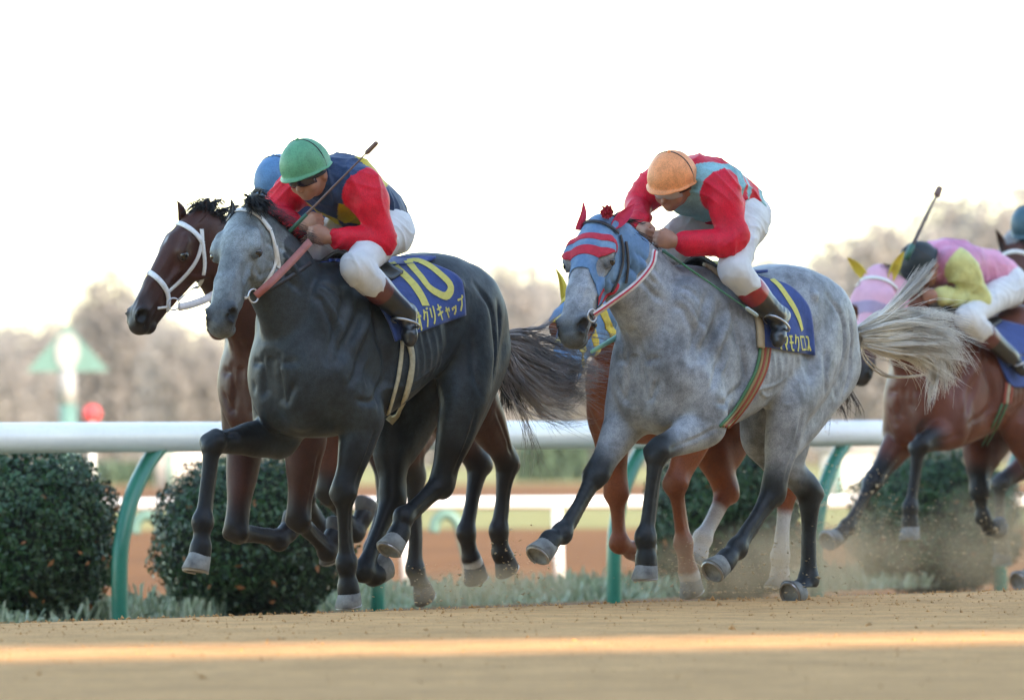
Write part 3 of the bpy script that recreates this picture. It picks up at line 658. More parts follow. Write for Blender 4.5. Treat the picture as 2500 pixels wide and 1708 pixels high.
# clipped shrubs under and behind the rail
def leafcloud(n, centre, rad, size, rg, shell=.82, squash=None, flat=0, mn=None):
    d = rg.normal(0, 1, (n, 3)); d /= np.linalg.norm(d, axis=1, keepdims=True)
    r = shell + (1 - shell) * rg.random(n) ** .7
    lump = 1 + .05 * np.sin(d[:, 0] * 7 + rad[0] * 9) * np.sin(d[:, 2] * 8 + 1) + .03 * np.sin(d[:, 1] * 15 + d[:, 2] * 11)
    e = .93; dd = np.sign(d) * np.abs(d) ** e
    P = np.array(centre) + dd * (r * lump)[:, None] * np.array(rad)
    if mn is not None: P[:, 2] = np.maximum(P[:, 2], mn + rg.random(n) * .05)
    nrm = d + rg.normal(0, .55, (n, 3)); nrm /= np.linalg.norm(nrm, axis=1, keepdims=True)
    a = np.cross(nrm, rg.normal(0, 1, (n, 3))); a /= np.linalg.norm(a, axis=1, keepdims=True); b = np.cross(nrm, a)
    s = size * rg.uniform(.6, 1.35, n)[:, None]
    V = np.stack([P - a * s, P - b * s * .45 + nrm * s * .15, P + a * s, P + b * s * .45 + nrm * s * .15], 1).reshape(-1, 3)
    return V, np.arange(n * 4).reshape(n, 4)
rgb = np.random.default_rng(3)
def bush(px0, px1, top, base_z, D, label):
    s = FPX / D; cx = ((px0 + px1) / 2 - 1250) / s; rx = (px1 - px0) / 2 / s; zt = .8 + (HZY((px0 + px1) / 2) - top) / s
    zc = (zt + base_z) / 2; rz = (zt - base_z) / 2
    g = empty('shrub', (cx, D - 40, base_z), 0, label, 'shrub', 'round clipped shrubs behind the running rail')
    mb = MB(); mb.tube([(0, 0, -.1), (.03, .02, .2), (.0, .03, .45)], [.05, .04, .03], 8); mb.build('stem', M['bark'], g, smooth=True)
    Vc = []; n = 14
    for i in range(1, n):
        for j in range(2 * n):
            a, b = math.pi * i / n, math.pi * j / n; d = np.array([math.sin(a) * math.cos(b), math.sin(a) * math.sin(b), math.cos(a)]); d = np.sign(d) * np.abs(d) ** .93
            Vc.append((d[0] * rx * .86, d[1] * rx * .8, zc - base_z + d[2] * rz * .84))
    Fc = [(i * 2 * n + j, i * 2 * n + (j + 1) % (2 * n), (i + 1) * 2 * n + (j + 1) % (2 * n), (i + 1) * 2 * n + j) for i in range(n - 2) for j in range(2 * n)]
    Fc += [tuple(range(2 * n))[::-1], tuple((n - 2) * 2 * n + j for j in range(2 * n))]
    mesh_obj('twigs', Vc, Fc, M['core'], g)  # solid hull under the leaves, its near-black colour stands in for inner shade
    V, Fq = leafcloud(13000, (0, 0, zc - base_z), (rx, rx * .95, rz), .021, rgb, .80, mn=0)
    o = mesh_obj('foliage', V, Fq, M['leaf'], g, smooth=False); o['kind'] = 'stuff'
    V, Fq = leafcloud(60, (0, 0, zc - base_z - .1 * rz), (rx * 1.0, rx * .95, rz * .9), .026, rgb, .97, mn=0)
    o = mesh_obj('dry_leaf', V, Fq, M['deadleaf'], g, smooth=False); o['kind'] = 'stuff'
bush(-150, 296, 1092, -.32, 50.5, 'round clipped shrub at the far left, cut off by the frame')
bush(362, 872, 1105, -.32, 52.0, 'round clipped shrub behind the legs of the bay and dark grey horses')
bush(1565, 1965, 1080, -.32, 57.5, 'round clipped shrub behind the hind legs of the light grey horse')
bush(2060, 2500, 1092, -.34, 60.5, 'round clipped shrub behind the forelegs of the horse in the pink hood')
# pale low plants at the foot of the shrubs
V, Fq = [], []
for i in range(9000):
    px = rgb.uniform(-50, 2600); t = rail_t(px); p = rp(t) + rn * rgb.uniform(.3, 1.6); h = rgb.uniform(.04, .12) * (1 + .5 * math.sin(px * .021) + .3 * math.sin(px * .067))
    a = rgb.uniform(0, 6.28); dx = np.array([math.cos(a), math.sin(a)]) * .009; ln = rgb.normal(0, .03, 2); b = len(V); z0 = -.27
    V += [(p[0] - dx[0], p[1] - dx[1], z0), (p[0] + dx[0], p[1] + dx[1], z0), (p[0] + dx[0] + ln[0], p[1] + dx[1] + ln[1], z0 + h), (p[0] - dx[0] + ln[0], p[1] - dx[1] + ln[1], z0 + h * .9)]
    Fq.append((b, b + 1, b + 2, b + 3))
tag(mesh_obj('ground_cover', V, Fq, M['sage'], smooth=False), kind='stuff')
# low second fence across the infield dirt
DB = 75.0; sB = FPX / DB
xw = lambda px, D: (px - 1250) * D / FPX
root = empty('low_fence', (0, DB - 40, -.55), 0, 'low white rail with teal goose-neck posts across the infield dirt, out of focus', 'fence')
mb = MB(); mb.tube([(-9, 0, .745), (9, 0, .745)], .055, 16); mb.build('rail_bar', M['white'], root, smooth=True)
for px in (-370, 362, 1092, 1822, 2552):
    x = xw(px, DB); pts = [(x - .12, 0, .50), (x - .10, 0, .60), (x - .02, 0, .655), (x + .07, 0, .60), (x + .12, 0, .45), (x + .17, 0, .2), (x + .2, 0, 0)]
    mb = MB(); mb.tube(spline(pts, 5), .045, 12); mb.build('gooseneck_post', M['teal'], root, smooth=True)
for px in (985, 1358, 130):
    x = xw(px, DB); mb = MB(); mb.tube([(x + .02, 0, 0), (x, 0, .70)], .045, 12); mb.build('white_post', M['white'], root, smooth=True)
# furlong marker
DM = 128.0; sM = FPX / DM; x0 = xw(165, DM)
root = empty('furlong_marker', (x0, DM - 40, -.55), 0, 'green triangular distance marker with white oval panel on a white and green pole', 'sign')
zt = lambda y: .8 + (HZY(165) - y) / sM + .55
V = []; 
for yy in (0, .05): V += [(-.60, yy, zt(906)), (.60, yy, zt(906)), (0, yy, zt(792))]
mesh_obj('board', V, [(0, 1, 2), (5, 4, 3), (0, 3, 4, 1), (1, 4, 5, 2), (2, 5, 3, 0)], M['teal'], root, smooth=False)
V = [(.175 * math.cos(a), -.03, (zt(858)) + .27 * math.sin(a)) for a in np.linspace(0, 6.283, 25)[:-1]] ; V += [(v[0], -.001, v[2]) for v in V]
mesh_obj('panel', V, [tuple(range(24))] + [(i, i + 24, (i + 1) % 24 + 24, (i + 1) % 24) for i in range(24)], M['panelgrey'], root, smooth=False)
mb = MB(); mb.tube([(0, .03, zt(985)), (0, .03, zt(905))], .125, 16); mb.build('pole_top', M['panelgrey'], root, smooth=True)
mb = MB(); mb.tube([(0, .03, 0), (0, .03, zt(985) - .004)], .125, 16); mb.build('pole_base', M['teal'], root, smooth=True)
x0 = xw(232, DM); root = empty('marker_post', (x0, DM - 41, -.55), 0, 'small red ball on a white stick beside the green triangular marker', 'marker')
mb = MB(); mb.tube([(0, 0, 0), (0, 0, zt(1016))], .03, 10); mb.build('stick', M['white'], root, smooth=True)
V = []; n = 8
for i in range(1, n):
    for j in range(2 * n): a, b = math.pi * i / n, math.pi * j / n; V.append((.13 * math.sin(a) * math.cos(b), .13 * math.sin(a) * math.sin(b), zt(1010) + .13 * math.cos(a)))
Fc = [(i * 2 * n + j, i * 2 * n + (j + 1) % (2 * n), (i + 1) * 2 * n + (j + 1) % (2 * n), (i + 1) * 2 * n + j) for i in range(n - 2) for j in range(2 * n)] + [tuple(range(2 * n))[::-1], tuple((n - 2) * 2 * n + j for j in range(2 * n))]
mesh_obj('ball', V, Fc, mat('red ball', (.75, .06, .07), .5), root)
# hut and boxes across the infield
def hut(px, D, wdt, y1, label, c=(.72, .70, .66)):
    x = xw(px, D); g = empty('hut', (x, D - 40, -.55), 0, label, 'hut'); h = .8 + (HZY(px) - y1) * D / FPX + .55
    m_ = mat('hut wall', c, .8, noise=(2, .85, .4, .7)); mb = MB(); mb.box((0, 0, h / 2), (wdt, 1.6, h)); mb.build('wall', m_, g)
    mb = MB(); mb.box((0, 0, h + .06), (wdt + .3, 1.9, .12)); mb.build('roof', mat('hut roof', (.3, .3, .3), .7), g)
    mb = MB(); mb.box((-wdt * .2, -.82, h * .45), (wdt * .16, .05, h * .8)); mb.build('door', M['teal'], g)
hut(2068, 165, .9, 1102, 'small white hut in the infield behind the last green rail post')
hut(440, 210, 1.1, 1085, 'pale hut in the infield beyond the first gap in the shrubs', (.62, .56, .5))
for (pa, pb, D, y1, lab) in ((150, 620, 235, 1138, 'low green hedge across the infield at the left'), (1270, 1420, 240, 1092, 'low green hedge across the infield between the two greys')):
    xa, xb = xw(pa, D), xw(pb, D); h = (.8 + .55 + (HZY(pa) - y1) * D / FPX); g = empty('hedge', ((xa + xb) / 2, D - 40, -.55), 0, lab, 'hedge')
    P = rgb.uniform(0, 1, (3000, 3)) * [xb - xa, 1.2, h] - [(xb - xa) / 2, .6, 0]; sz = .10
    a = rgb.normal(0, sz, (3000, 3)); b = rgb.normal(0, sz, (3000, 3)); V = np.stack([P - a, P - b, P + a, P + b], 1).reshape(-1, 3)
    o = mesh_obj('foliage', V, np.arange(12000).reshape(3000, 4), mat('hedge leaf', (.05, .09, .05), .7), g, smooth=False)
# winter trees along the far side
M['twig'] = mat('winter tree twigs', (.30, .285, .275), .9, noise=[(.12, (.38, .35, .32), .4, .6)])
_t = M['twig'].node_tree; _b = _t.nodes['Principled BSDF']; _tl = _t.nodes.new('ShaderNodeBsdfTranslucent'); _mx = _t.nodes.new('ShaderNodeMixShader')   # thin twigs pass light
_t.links.new(_b.inputs['Base Color'].links[0].from_socket, _tl.inputs[0]); _t.links.new(_b.outputs[0], _mx.inputs[1]); _t.links.new(_tl.outputs[0], _mx.inputs[2]); _t.links.new(_mx.outputs[0], _t.nodes['Material Output'].inputs[0])
M['ever'] = mat('dark evergreen crown', (.07, .085, .05), .9, noise=[(.5, (.10, .10, .06), .4, .6)])
def tree(px, top, wpx, D, label, mt, n=7500, seed=0, fill=1.0):
    rg = np.random.default_rng(seed + 11); s = FPX / D; x = xw(px, D); H = (HZY(px) - top) / s + 1.35; W = wpx / s / 2
    g = empty('tree', (x, D - 40, -.55), 0, label, 'tree', 'trees along the far side of the course')
    mb = MB(); mb.tube([(0, 0, -.2), (.1, 0, H * .3), (0, .1, H * .62)], [H * .022, H * .017, H * .008], 8)
    P = []; A = []
    for i in range(26):
        a = rg.uniform(0, 6.28); z0 = H * rg.uniform(.12, .5); r = W * rg.uniform(.45, .95); z1 = z0 + H * rg.uniform(.15, .45)
        if z1 > H * .94: z1 = H * .94
        k = math.sqrt(max(.05, 1 - ((z1 / H - .5) / .55) ** 2)); e = np.array([math.cos(a) * r * k, math.sin(a) * r * k, z1])
        mb.tube([(0, 0, z0), tuple(e * [.5, .5, 1] + [0, 0, -(z1 - z0) * .35]), tuple(e)], [H * .008, H * .005, H * .002], 5)
        m = int(n / 26); c = e * [.8, .8, 1]; q = c + rg.normal(0, 1, (m, 3)) * [W * .2, W * .2, H * .085]; P.append(q)
    P.append(np.stack([rg.normal(0, W * .32, n // 4), rg.normal(0, W * .32, n // 4), np.clip(rg.normal(H * .62, H * .16, n // 4), 0, H * .98)], 1))
    P.append(np.stack([rg.uniform(-W, W, n // 3), rg.normal(0, W * .3, n // 3), rg.uniform(.0, H * .4, n // 3)], 1))
    mb.build('trunk', M['bark'], g, smooth=True)
    P = np.vstack(P); P[:, 2] = np.clip(P[:, 2], .1, H); m = len(P); sz = .0088 * H * fill
    a = rg.normal(0, sz, (m, 3)); b = rg.normal(0, sz, (m, 3)); V = np.stack([P - a, P - b, P + a, P + b], 1).reshape(-1, 3)
    o = mesh_obj('crown', V, np.arange(m * 4).reshape(m, 4), mt, g, smooth=False)
TREES = [(-60, 790, 300), (60, 765, 240), (165, 740, 200), (262, 655, 210), (350, 735, 220), (470, 775, 240), (590, 800, 220), (710, 820, 240), (850, 830, 240), (990, 730, 240),
         (1110, 655, 240), (1215, 615, 250), (1330, 645, 240), (1450, 690, 240), (1580, 700, 260), (1700, 690, 240), (1810, 640, 220), (1905, 600, 240), (1990, 640, 200), (2080, 590, 220),
         (2160, 545, 240), (2255, 560, 240), (2345, 490, 260), (2440, 460, 280), (2550, 455, 300)]
words_ = ['leftmost', 'second', 'third', 'tallest on the left', 'fifth', 'sixth', 'seventh', 'eighth', 'ninth', 'tenth', 'eleventh', 'twelfth', 'thirteenth', 'fourteenth', 'fifteenth', 'sixteenth', 'seventeenth', 'eighteenth',
          'nineteenth', 'twentieth', 'twenty-first', 'twenty-second', 'twenty-third', 'twenty-fourth', 'rightmost']
for i, (px, top, wp) in enumerate(TREES):
    tree(px, top, wp * 1.15, 330 + 60 * ((i * 7) % 5) / 4, 'hazy bare winter tree on the horizon, %s in the row from the left' % words_[i] if i not in (0, 3, 24) else
         {0: 'hazy bare winter tree at the left end of the far row', 3: 'hazy peaked bare tree above the green triangular marker', 24: 'hazy bare winter tree at the right end of the far row'}[i], M['twig'], seed=i)
# grandstand behind the photographer: its roof shades the track, the slit under the roof lets one band of sun through
ge = np.array([math.cos(R(27)), math.sin(R(27))]); gn = np.array([-ge[1], ge[0]])
root = empty('grandstand', (CAM[0] + gn[0] * -36, CAM[1] + gn[1] * -36, 0), R(27), 'long roofed grandstand standing behind the photographer', 'grandstand')
M['conc'] = mat('concrete', (.34, .33, .31), .85, noise=(.6, .8, .4, .7))
def gb(name, q0, q1, z0, z1, x0=-170, x1=170, mt=None): mb = MB(); mb.box(((x0 + x1) / 2, (q0 + q1) / 2 + 36, (z0 + z1) / 2), (x1 - x0, q1 - q0, z1 - z0)); mb.build(name, mt or M['conc'], root)
gb('wall', -37, -36, -.5, 29.08)
gb('roof', -35.9, -5.6, 29.75, 30.35)
for i in range(12): gb('seating_tier', -35.9 + i * 1.9, -34.0 + i * 1.9, 0, 13 - i)
for i in range(18): gb('column', -36.8, -36.3, 29.10, 29.73, -166 + i * 19.5, -165.5 + i * 19.5)
# the air over the course
if HAZE:
    mb = MB(); mb.box((0, 700, 15.3), (3400, 1700, 33.8)); m = bpy.data.materials.new('haze'); m.use_nodes = True; t = m.node_tree; t.nodes.clear()
    out = t.nodes.new('ShaderNodeOutputMaterial'); pv = t.nodes.new('ShaderNodeVolumePrincipled'); pv.inputs['Color'].default_value = (.93, .93, .95, 1); pv.inputs['Density'].default_value = HAZE; pv.inputs['Anisotropy'].default_value = .2
    t.links.new(pv.outputs[0], out.inputs['Volume']); tag(mb.build('haze', m), kind='stuff')
# clods and grains lying on the track
rg = np.random.default_rng(21); n = 7000; a = rg.uniform(-7, 9, n); b = -np.abs(rg.normal(0, 5, n)) + 1.2; P = np.stack([cr0[0] + ce[0] * a + cn[0] * b, cr0[1] + ce[1] * a + cn[1] * b, np.where(b > 0, -.042 * b, 0)], 1)
r = np.abs(rg.normal(0, .0035, n)) + .002; r[:500] *= 1.6; T = np.array([(1, .2, -.3), (-.7, .8, -.3), (-.4, -.9, -.3), (0, 0, .9)]); V = P[:, None, :] + (T[None] * rg.uniform(.6, 1.4, (n, 4, 1)) + rg.normal(0, .2, (n, 4, 3))) * r[:, None, None]
I = np.arange(n)[:, None] * 4; Fq = np.concatenate([I + np.array(q) for q in ((0, 1, 3), (1, 2, 3), (2, 0, 3), (0, 2, 1))])
tag(mesh_obj('loose_dirt', V.reshape(-1, 3), Fq, M['dirt'], smooth=False), kind='stuff')
BUILD=('H2','H3','H1','H5','H4','H6','H7')
DUST=True
HAZE=0.00014
# ------------------------------------------------------------------ materials

M['eye'] = mat('eye', (.008, .005, .004), .06, spec=.8)
M['hoof'] = mat('hoof', (.26, .27, .26), .75, noise=(18, (.10, .10, .10), .35, .7), bump=(60, .3, .003))
M['darkhoof'] = mat('dark hoof', (.05, .048, .045), .7, noise=(18, (.10, .09, .08), .35, .7))
M['steel'] = mat('horseshoe steel', (.35, .35, .36), .4, metal=1)
def coatmat(name, noise, bump=(45, .3, .004), rough=.46, sheen=.0, spec=.30):
    return mat(name, (1, 1, 1), rough, noise=noise, bump=bump, attr=True, sheen=sheen, spec=spec)
M['greydark'] = coatmat('dark grey coat', [(7, .50, .42, .66), (260, .55, .45, .62), (2.6, .50, .45, .66), (40, .75, .45, .62)], bump=(38, .35, .005), rough=.48)
M['greylight'] = coatmat('dappled grey coat', [(2.2, .40, .46, .70), (9, .62, .46, .66), (30, .74, .44, .64), (260, .6, .46, .62)], bump=(38, .35, .005))
M['bay'] = coatmat('bay coat', [(4, .55, .4, .7), (200, .7, .45, .62)])
M['chestnut'] = coatmat('chestnut coat', [(4, .6, .4, .7), (200, .7, .45, .62)])

M['redear'] = mat('red ear cover', (.60, .03, .08), .75, bump=(60, .3, .003)); M['yellowear'] = mat('yellow ear cover', (.62, .48, .06), .75, bump=(60, .3, .003))
GH = dict(RF=[(-.0, 0, 0)])
SPECS = {}
fr2 = Frame(-.61, 40.6, 52); fr3 = Frame(1.04, 41.2, 52); fr1 = Frame(-.81, 42.5, 52, -.03); fr5 = Frame(.946, 43.3, 52, -.04)
fr4 = Frame(2.73, 51.4, 52, -.1); fr7 = Frame(3.72, 55.4, 52, -.15)
SPECS['H2'] = dict(fr=fr2, label='dark iron-grey racehorse with white bridle and yellow number 10 on its blue saddlecloth', mat=M['greydark'],
    coat=(.040, .054, .066), points=(.007, .008, .010), pstart=.2, h=.0085,
    head=dict(poll=(600, 532, 39.85), muz=(530, 796, 39.45), beta=25, ears=[(563, 484, 39.85), (655, 492, 40.0)]),
    muzcol=(.17, .19, .20), muzfrom=.42, face=(.34, .40, .43), faceto=.56,
    legs=dict(RF=[(680, 1068, -.17), (520, 1078, -.15), (494, 1275, -.14), (490, 1335, -.14), (482, 1395, -.14)],
              LF=[(885, 1030, .19), (838, 1205, .16), (845, 1375, .14), (850, 1430, .14), (856, 1478, .14)],
              RH=[(955, 1040, -.18), (958, 1215, -.13), (888, 1395, -.12), (910, 1405, -.12), (940, 1392, -.12)],
              LH=[(1130, 990, .22), (1078, 1180, .16), (985, 1262, .15), (975, 1300, .15), (953, 1348, .15)]))
SPECS['H3'] = dict(fr=fr3, dz=-.03, pitch=.05, label='light dappled-grey racehorse wearing a blue and red striped hood with red ears', mat=M['greylight'], earmat=M['redear'], earcol=(1, 1, 1),
    coat=(.40, .44, .49), points=(.022, .026, .030), pstart=.5, h=.0085,
    head=dict(poll=(1464, 552, 40.4), muz=(1386, 822, 40.0), beta=30, earw=.088, ears=[(1422, 489, 40.4), (1550, 498, 40.45)]),
    muzcol=(.10, .115, .125), muzfrom=.45,
    legs=dict(RF=[(1530, 1025, -.17), (1455, 1160, -.16), (1372, 1300, -.15), (1344, 1318, -.15), (1316, 1362, -.15)],
              LF=[(1722, 1040, .19), (1603, 1100, .17), (1576, 1312, .15), (1577, 1362, .15), (1579, 1412, .15)],
              RH=[(1860, 1065, -.19), (1976, 1200, -.13), (1974, 1415, -.13), (1957, 1437, -.13), (1930, 1456, -.13)],
              LH=[(1925, 985, .22), (1888, 1200, .16), (1800, 1338, .15), (1775, 1362, .15), (1742, 1402, .15)]))
SPECS['H1'] = dict(fr=fr1, label='bay racehorse with a white bridle, far left on the outside of the dark grey', mat=M['bay'], hoofmat=M['darkhoof'],
    coat=(.075, .025, .016), points=(.016, .012, .012), pstart=.5, h=.009,
    head=dict(poll=(478, 535, 41.63), muz=(318, 795, 41.45), beta=58, ears=[(432, 490, 41.6), (503, 489, 41.6)]),
    muzcol=(.035, .028, .028), muzfrom=.46, marks=[(.18, -.02, 0, .035, .012, (.5, .5, .5)), (.56, -.02, .012, .05, .010, (.5, .5, .5))],
    legs=dict(RF=[(600, 1070, -.17), (575, 1300, -.15), (680, 1318, -.15), (700, 1300, -.15), (722, 1275, -.15)],
              LF=[(745, 1085, .19), (728, 1270, .16), (800, 1345, .15), (812, 1318, .15), (830, 1285, .15)],
              RH=[(1085, 1010, -.19), (1168, 1130, -.13), (1138, 1300, -.12), (1150, 1362, -.12), (1168, 1412, -.12)],
              LH=[(1170, 990, .20), (1238, 1130, .14), (1217, 1295, .13), (1224, 1350, .13), (1243, 1388, .13)]),
    socks=dict(RH=(3.0, (.5, .48, .46))))
SPECS['H5'] = dict(fr=fr5, label='chestnut racehorse with white stockings half hidden behind the light grey', mat=M['chestnut'],
    earmat=M['yellowear'], earcol=(1, 1, 1), coat=(.27, .075, .026), points=(.24, .065, .024), h=.0125,
    head=dict(poll=(1416, 728, 42.4), muz=(1366, 940, 41.95), beta=30, ears=[(1356, 655, 42.4), (1430, 660, 42.4)]),
    muzcol=(.5, .42, .40), muzfrom=.40,
    legs=dict(RF=[(1490, 1040, -.17), (1505, 1205, -.15), (1512, 1325, -.15), (1545, 1343, -.15), (1580, 1345, -.15)],
              LF=[(1700, 1050, .19), (1648, 1180, .16), (1668, 1325, .15), (1680, 1395, .15), (1694, 1445, .15)],
              RH=[(1735, 1080, -.18), (1774, 1198, -.13), (1715, 1315, -.12), (1707, 1350, -.12), (1692, 1385, -.12)],
              LH=[(1860, 1050, .20), (1922, 1190, .14), (1904, 1360, .13), (1905, 1400, .13), (1898, 1440, .13)]),
    socks=dict(RF=(3.0, (.55, .52, .5)), LF=(2.95, (.55, .52, .5)), RH=(1.3, (.6, .58, .56)), LH=(1.3, (.6, .58, .56))))
SPECS['H4'] = dict(fr=fr4, label='bay racehorse in a pink hood with yellow ears, chasing behind the flying grey tail', mat=M['bay'],
    earmat=M['yellowear'], earcol=(1, 1, 1), coat=(.15, .045, .026), points=(.012, .012, .014), pstart=.3, h=.0125,
    head=dict(poll=(2146, 672, 50.6), muz=(2097, 925, 50.3), beta=8, ears=[(2068, 628, 50.6), (2208, 612, 50.6)]),
    muzcol=(.03, .028, .03), muzfrom=.42,
    legs=dict(RF=[(2200, 1075, -.17), (2130, 1178, -.15), (2068, 1285, -.15), (2050, 1305, -.15), (2022, 1326, -.15)],
              LF=[(2320, 1055, .19), (2243, 1085, .17), (2222, 1240, .15), (2222, 1272, .15), (2224, 1313, .15)],
              RH=[(2390, 1080, -.18), (2392, 1200, -.13), (2400, 1262, -.12), (2415, 1285, -.12), (2440, 1295, -.12)],
              LH=[(2480, 1040, .20), (2560, 1200, .14), (2530, 1385, .13), (2512, 1405, .13), (2487, 1425, .13)]))
fr6 = Frame(-.82, 45.5, 52, -.06)
SPECS['H6'] = dict(fr=fr6, label='brown racehorse hidden behind the dark grey, only its dark legs showing', mat=M['bay'], hoofmat=M['darkhoof'],
    coat=(.10, .034, .022), points=(.012, .010, .010), pstart=.4, h=.013,
    head=dict(poll=(575, 592, 44.6), muz=(525, 810, 44.3), beta=25),
    legs=dict(RF=[(752, 1060, -.17), (742, 1212, -.15), (790, 1298, -.15), (800, 1328, -.15), (812, 1362, -.15)],
              LF=[(815, 1065, .19), (800, 1205, .16), (870, 1300, .15), (884, 1268, .15), (899, 1228, .15)],
              RH=[(925, 1040, -.19), (948, 1185, -.13), (908, 1340, -.12), (916, 1368, -.12), (930, 1400, -.12)],
              LH=[(985, 1030, .20), (1012, 1160, .14), (1014, 1390, .13), (1024, 1424, .13), (1042, 1456, .13)]))
SPECS['H7'] = dict(fr=fr7, label='dark bay racehorse with a white star at the right edge of the frame', mat=M['bay'], hoofmat=M['darkhoof'],
    coat=(.085, .030, .020), points=(.015, .012, .012), h=.014,
    head=dict(poll=(2482, 604, 54.6), muz=(2470, 855, 54.4), beta=14, ears=[(2430, 560, 54.6), (2530, 565, 54.6)]),
    marks=[(.16, 0, -.02, .045, .035, (.7, .7, .7))],
    legs=dict(RF=[(.5, -.17, .78, 0), (.95, -.15, .62, 0), (.98, -.14, .32, 0), (.95, -.14, .22, 0), (.94, -.14, .12, 0)],
              LF=[(.4, .19, .78, 0), (.55, .15, .48, 0), (.30, .14, .30, 0), (.24, .14, .38, 0), (.20, .14, .46, 0)],
              RH=[(-.4, -.19, .85, 0), (-.75, -.13, .55, 0), (-.65, -.12, .25, 0), (-.58, -.12, .18, 0), (-.55, -.12, .09, 0)],
              LH=[(-.3, .20, .85, 0), (-.45, .14, .52, 0), (-.15, .13, .28, 0), (-.10, .13, .18, 0), (-.05, .13, .09, 0)]))
HZ = {k: make_horse(s) for k, s in SPECS.items() if k in BUILD}
# ------------------------------------------------------------------ tack and riders
def shell(name, H, g, off, mt, parent, holes=()):
    """a close-fitting cloth cut from the body surface where g > 0"""
    V, Fq = H['V'], H['F']
    if 'N' not in H: H['N'] = vnormals(V, Fq)
    gv = g(*H['uvw']); m = (gv[Fq] > 0).any(1); F2 = Fq[m]; used = np.unique(F2); mp = {int(a): i for i, a in enumerate(used)}
    P = [V[i] + H['N'][i] * off for i in used]; gg = [gv[i] for i in used]; out = []; cache = {}
    def cut(a, b):
        k = (min(a, b), max(a, b))
        if k not in cache:
            t = gg[a] / (gg[a] - gg[b]); cache[k] = len(P); P.append(P[a] * (1 - t) + P[b] * t); gg.append(0)
        return cache[k]
    for f in F2.tolist():
        f = [mp[i] for i in f]; pl = []
        for i in range(4):
            a, b = f[i], f[(i + 1) % 4]
            if gg[a] > 0: pl.append(a)
            if (gg[a] > 0) != (gg[b] > 0): pl.append(cut(a, b))
        if len(pl) >= 3: out.append(tuple(pl))
    if not out: return None
    o = mesh_obj(name, P, out, mt, parent, smooth=True)
    md = o.modifiers.new('thickness', 'SOLIDIFY'); md.thickness = .004; md.offset = -1
    return o
M['whitestrap'] = mat('white bridle leather', (.75, .77, .77), .5, noise=(60, .8, .5, .7))
M['darkstrap'] = mat('dark bridle leather', (.035, .035, .04), .45)
M['redrein'] = mat('red rubber rein', (.36, .12, .10), .6, noise=(40, .8, .45, .65))
M['redwhite'] = mat('red and white rein', (.72, .66, .64), .6, noise=(30, .8, .4, .6))
M['cloth'] = mat('blue saddlecloth', (.035, .075, .27), .8, noise=(25, .8, .42, .62), bump=(70, .4, .004), sheen=.3)
M['yellow'] = mat('yellow cloth print', (.66, .62, .17), .8, noise=(50, .88, .42, .62))
M['cream'] = mat('cream webbing', (.50, .46, .32), .8, noise=(40, .75, .42, .62))
M['fleece'] = mat('undyed felt pad', (.46, .37, .24), .95, noise=(12, .72, .42, .62), bump=(60, .6, .006))
M['redweb'] = mat('red webbing', (.30, .06, .035), .7); M['greenweb'] = mat('green webbing', (.06, .17, .08), .7); M['dullweb'] = mat('dull yellow webbing', (.30, .22, .10), .8)
M['hoodblue'] = mat('blue hood cloth', (.12, .24, .42), .8, noise=[(6, (.20, .33, .48), .45, .6), (60, .85, .4, .62)], bump=(50, .3, .003))
M['hoodred'] = mat('red hood cloth', (.55, .03, .06), .8, noise=(60, .85, .4, .62))
M['hoodpink'] = mat('pink hood cloth', (.72, .42, .55), .8, noise=(9, .9, .4, .62)); M['hoodmauve'] = mat('mauve hood band', (.36, .30, .45), .8)
M['hoodyellow'] = mat('yellow hood cloth', (.70, .52, .08), .8, noise=(30, .8, .4, .62))
M['bit'] = mat('bit ring', (.6, .6, .62), .3, metal=.9)
M['tailgrey'] = mat('pale tail hair', (.88, .83, .73), .5, noise=(3, (.50, .47, .42), .42, .62)); M['taildark'] = mat('dark tail hair', (.15, .135, .13), .5, noise=(1.6, (.46, .39, .35), .42, .58))
M['mane'] = mat('black mane hair', (.018, .019, .021), .45); M['tailbay'] = mat('black brown tail hair', (.03, .018, .014), .5)
def ring(name, c, ax, r, th, mt, parent):
    ax = unit(ax); u = unit(np.cross(ax, [0.1, .3, 1])); v = np.cross(ax, u); mb = MB()
    P = [c + r * (u * math.cos(a) + v * math.sin(a)) for a in np.linspace(0, 2 * math.pi, 17)]; mb.tube(P, th, 6, cap=False); return mb.build(name, mt, parent, smooth=True)
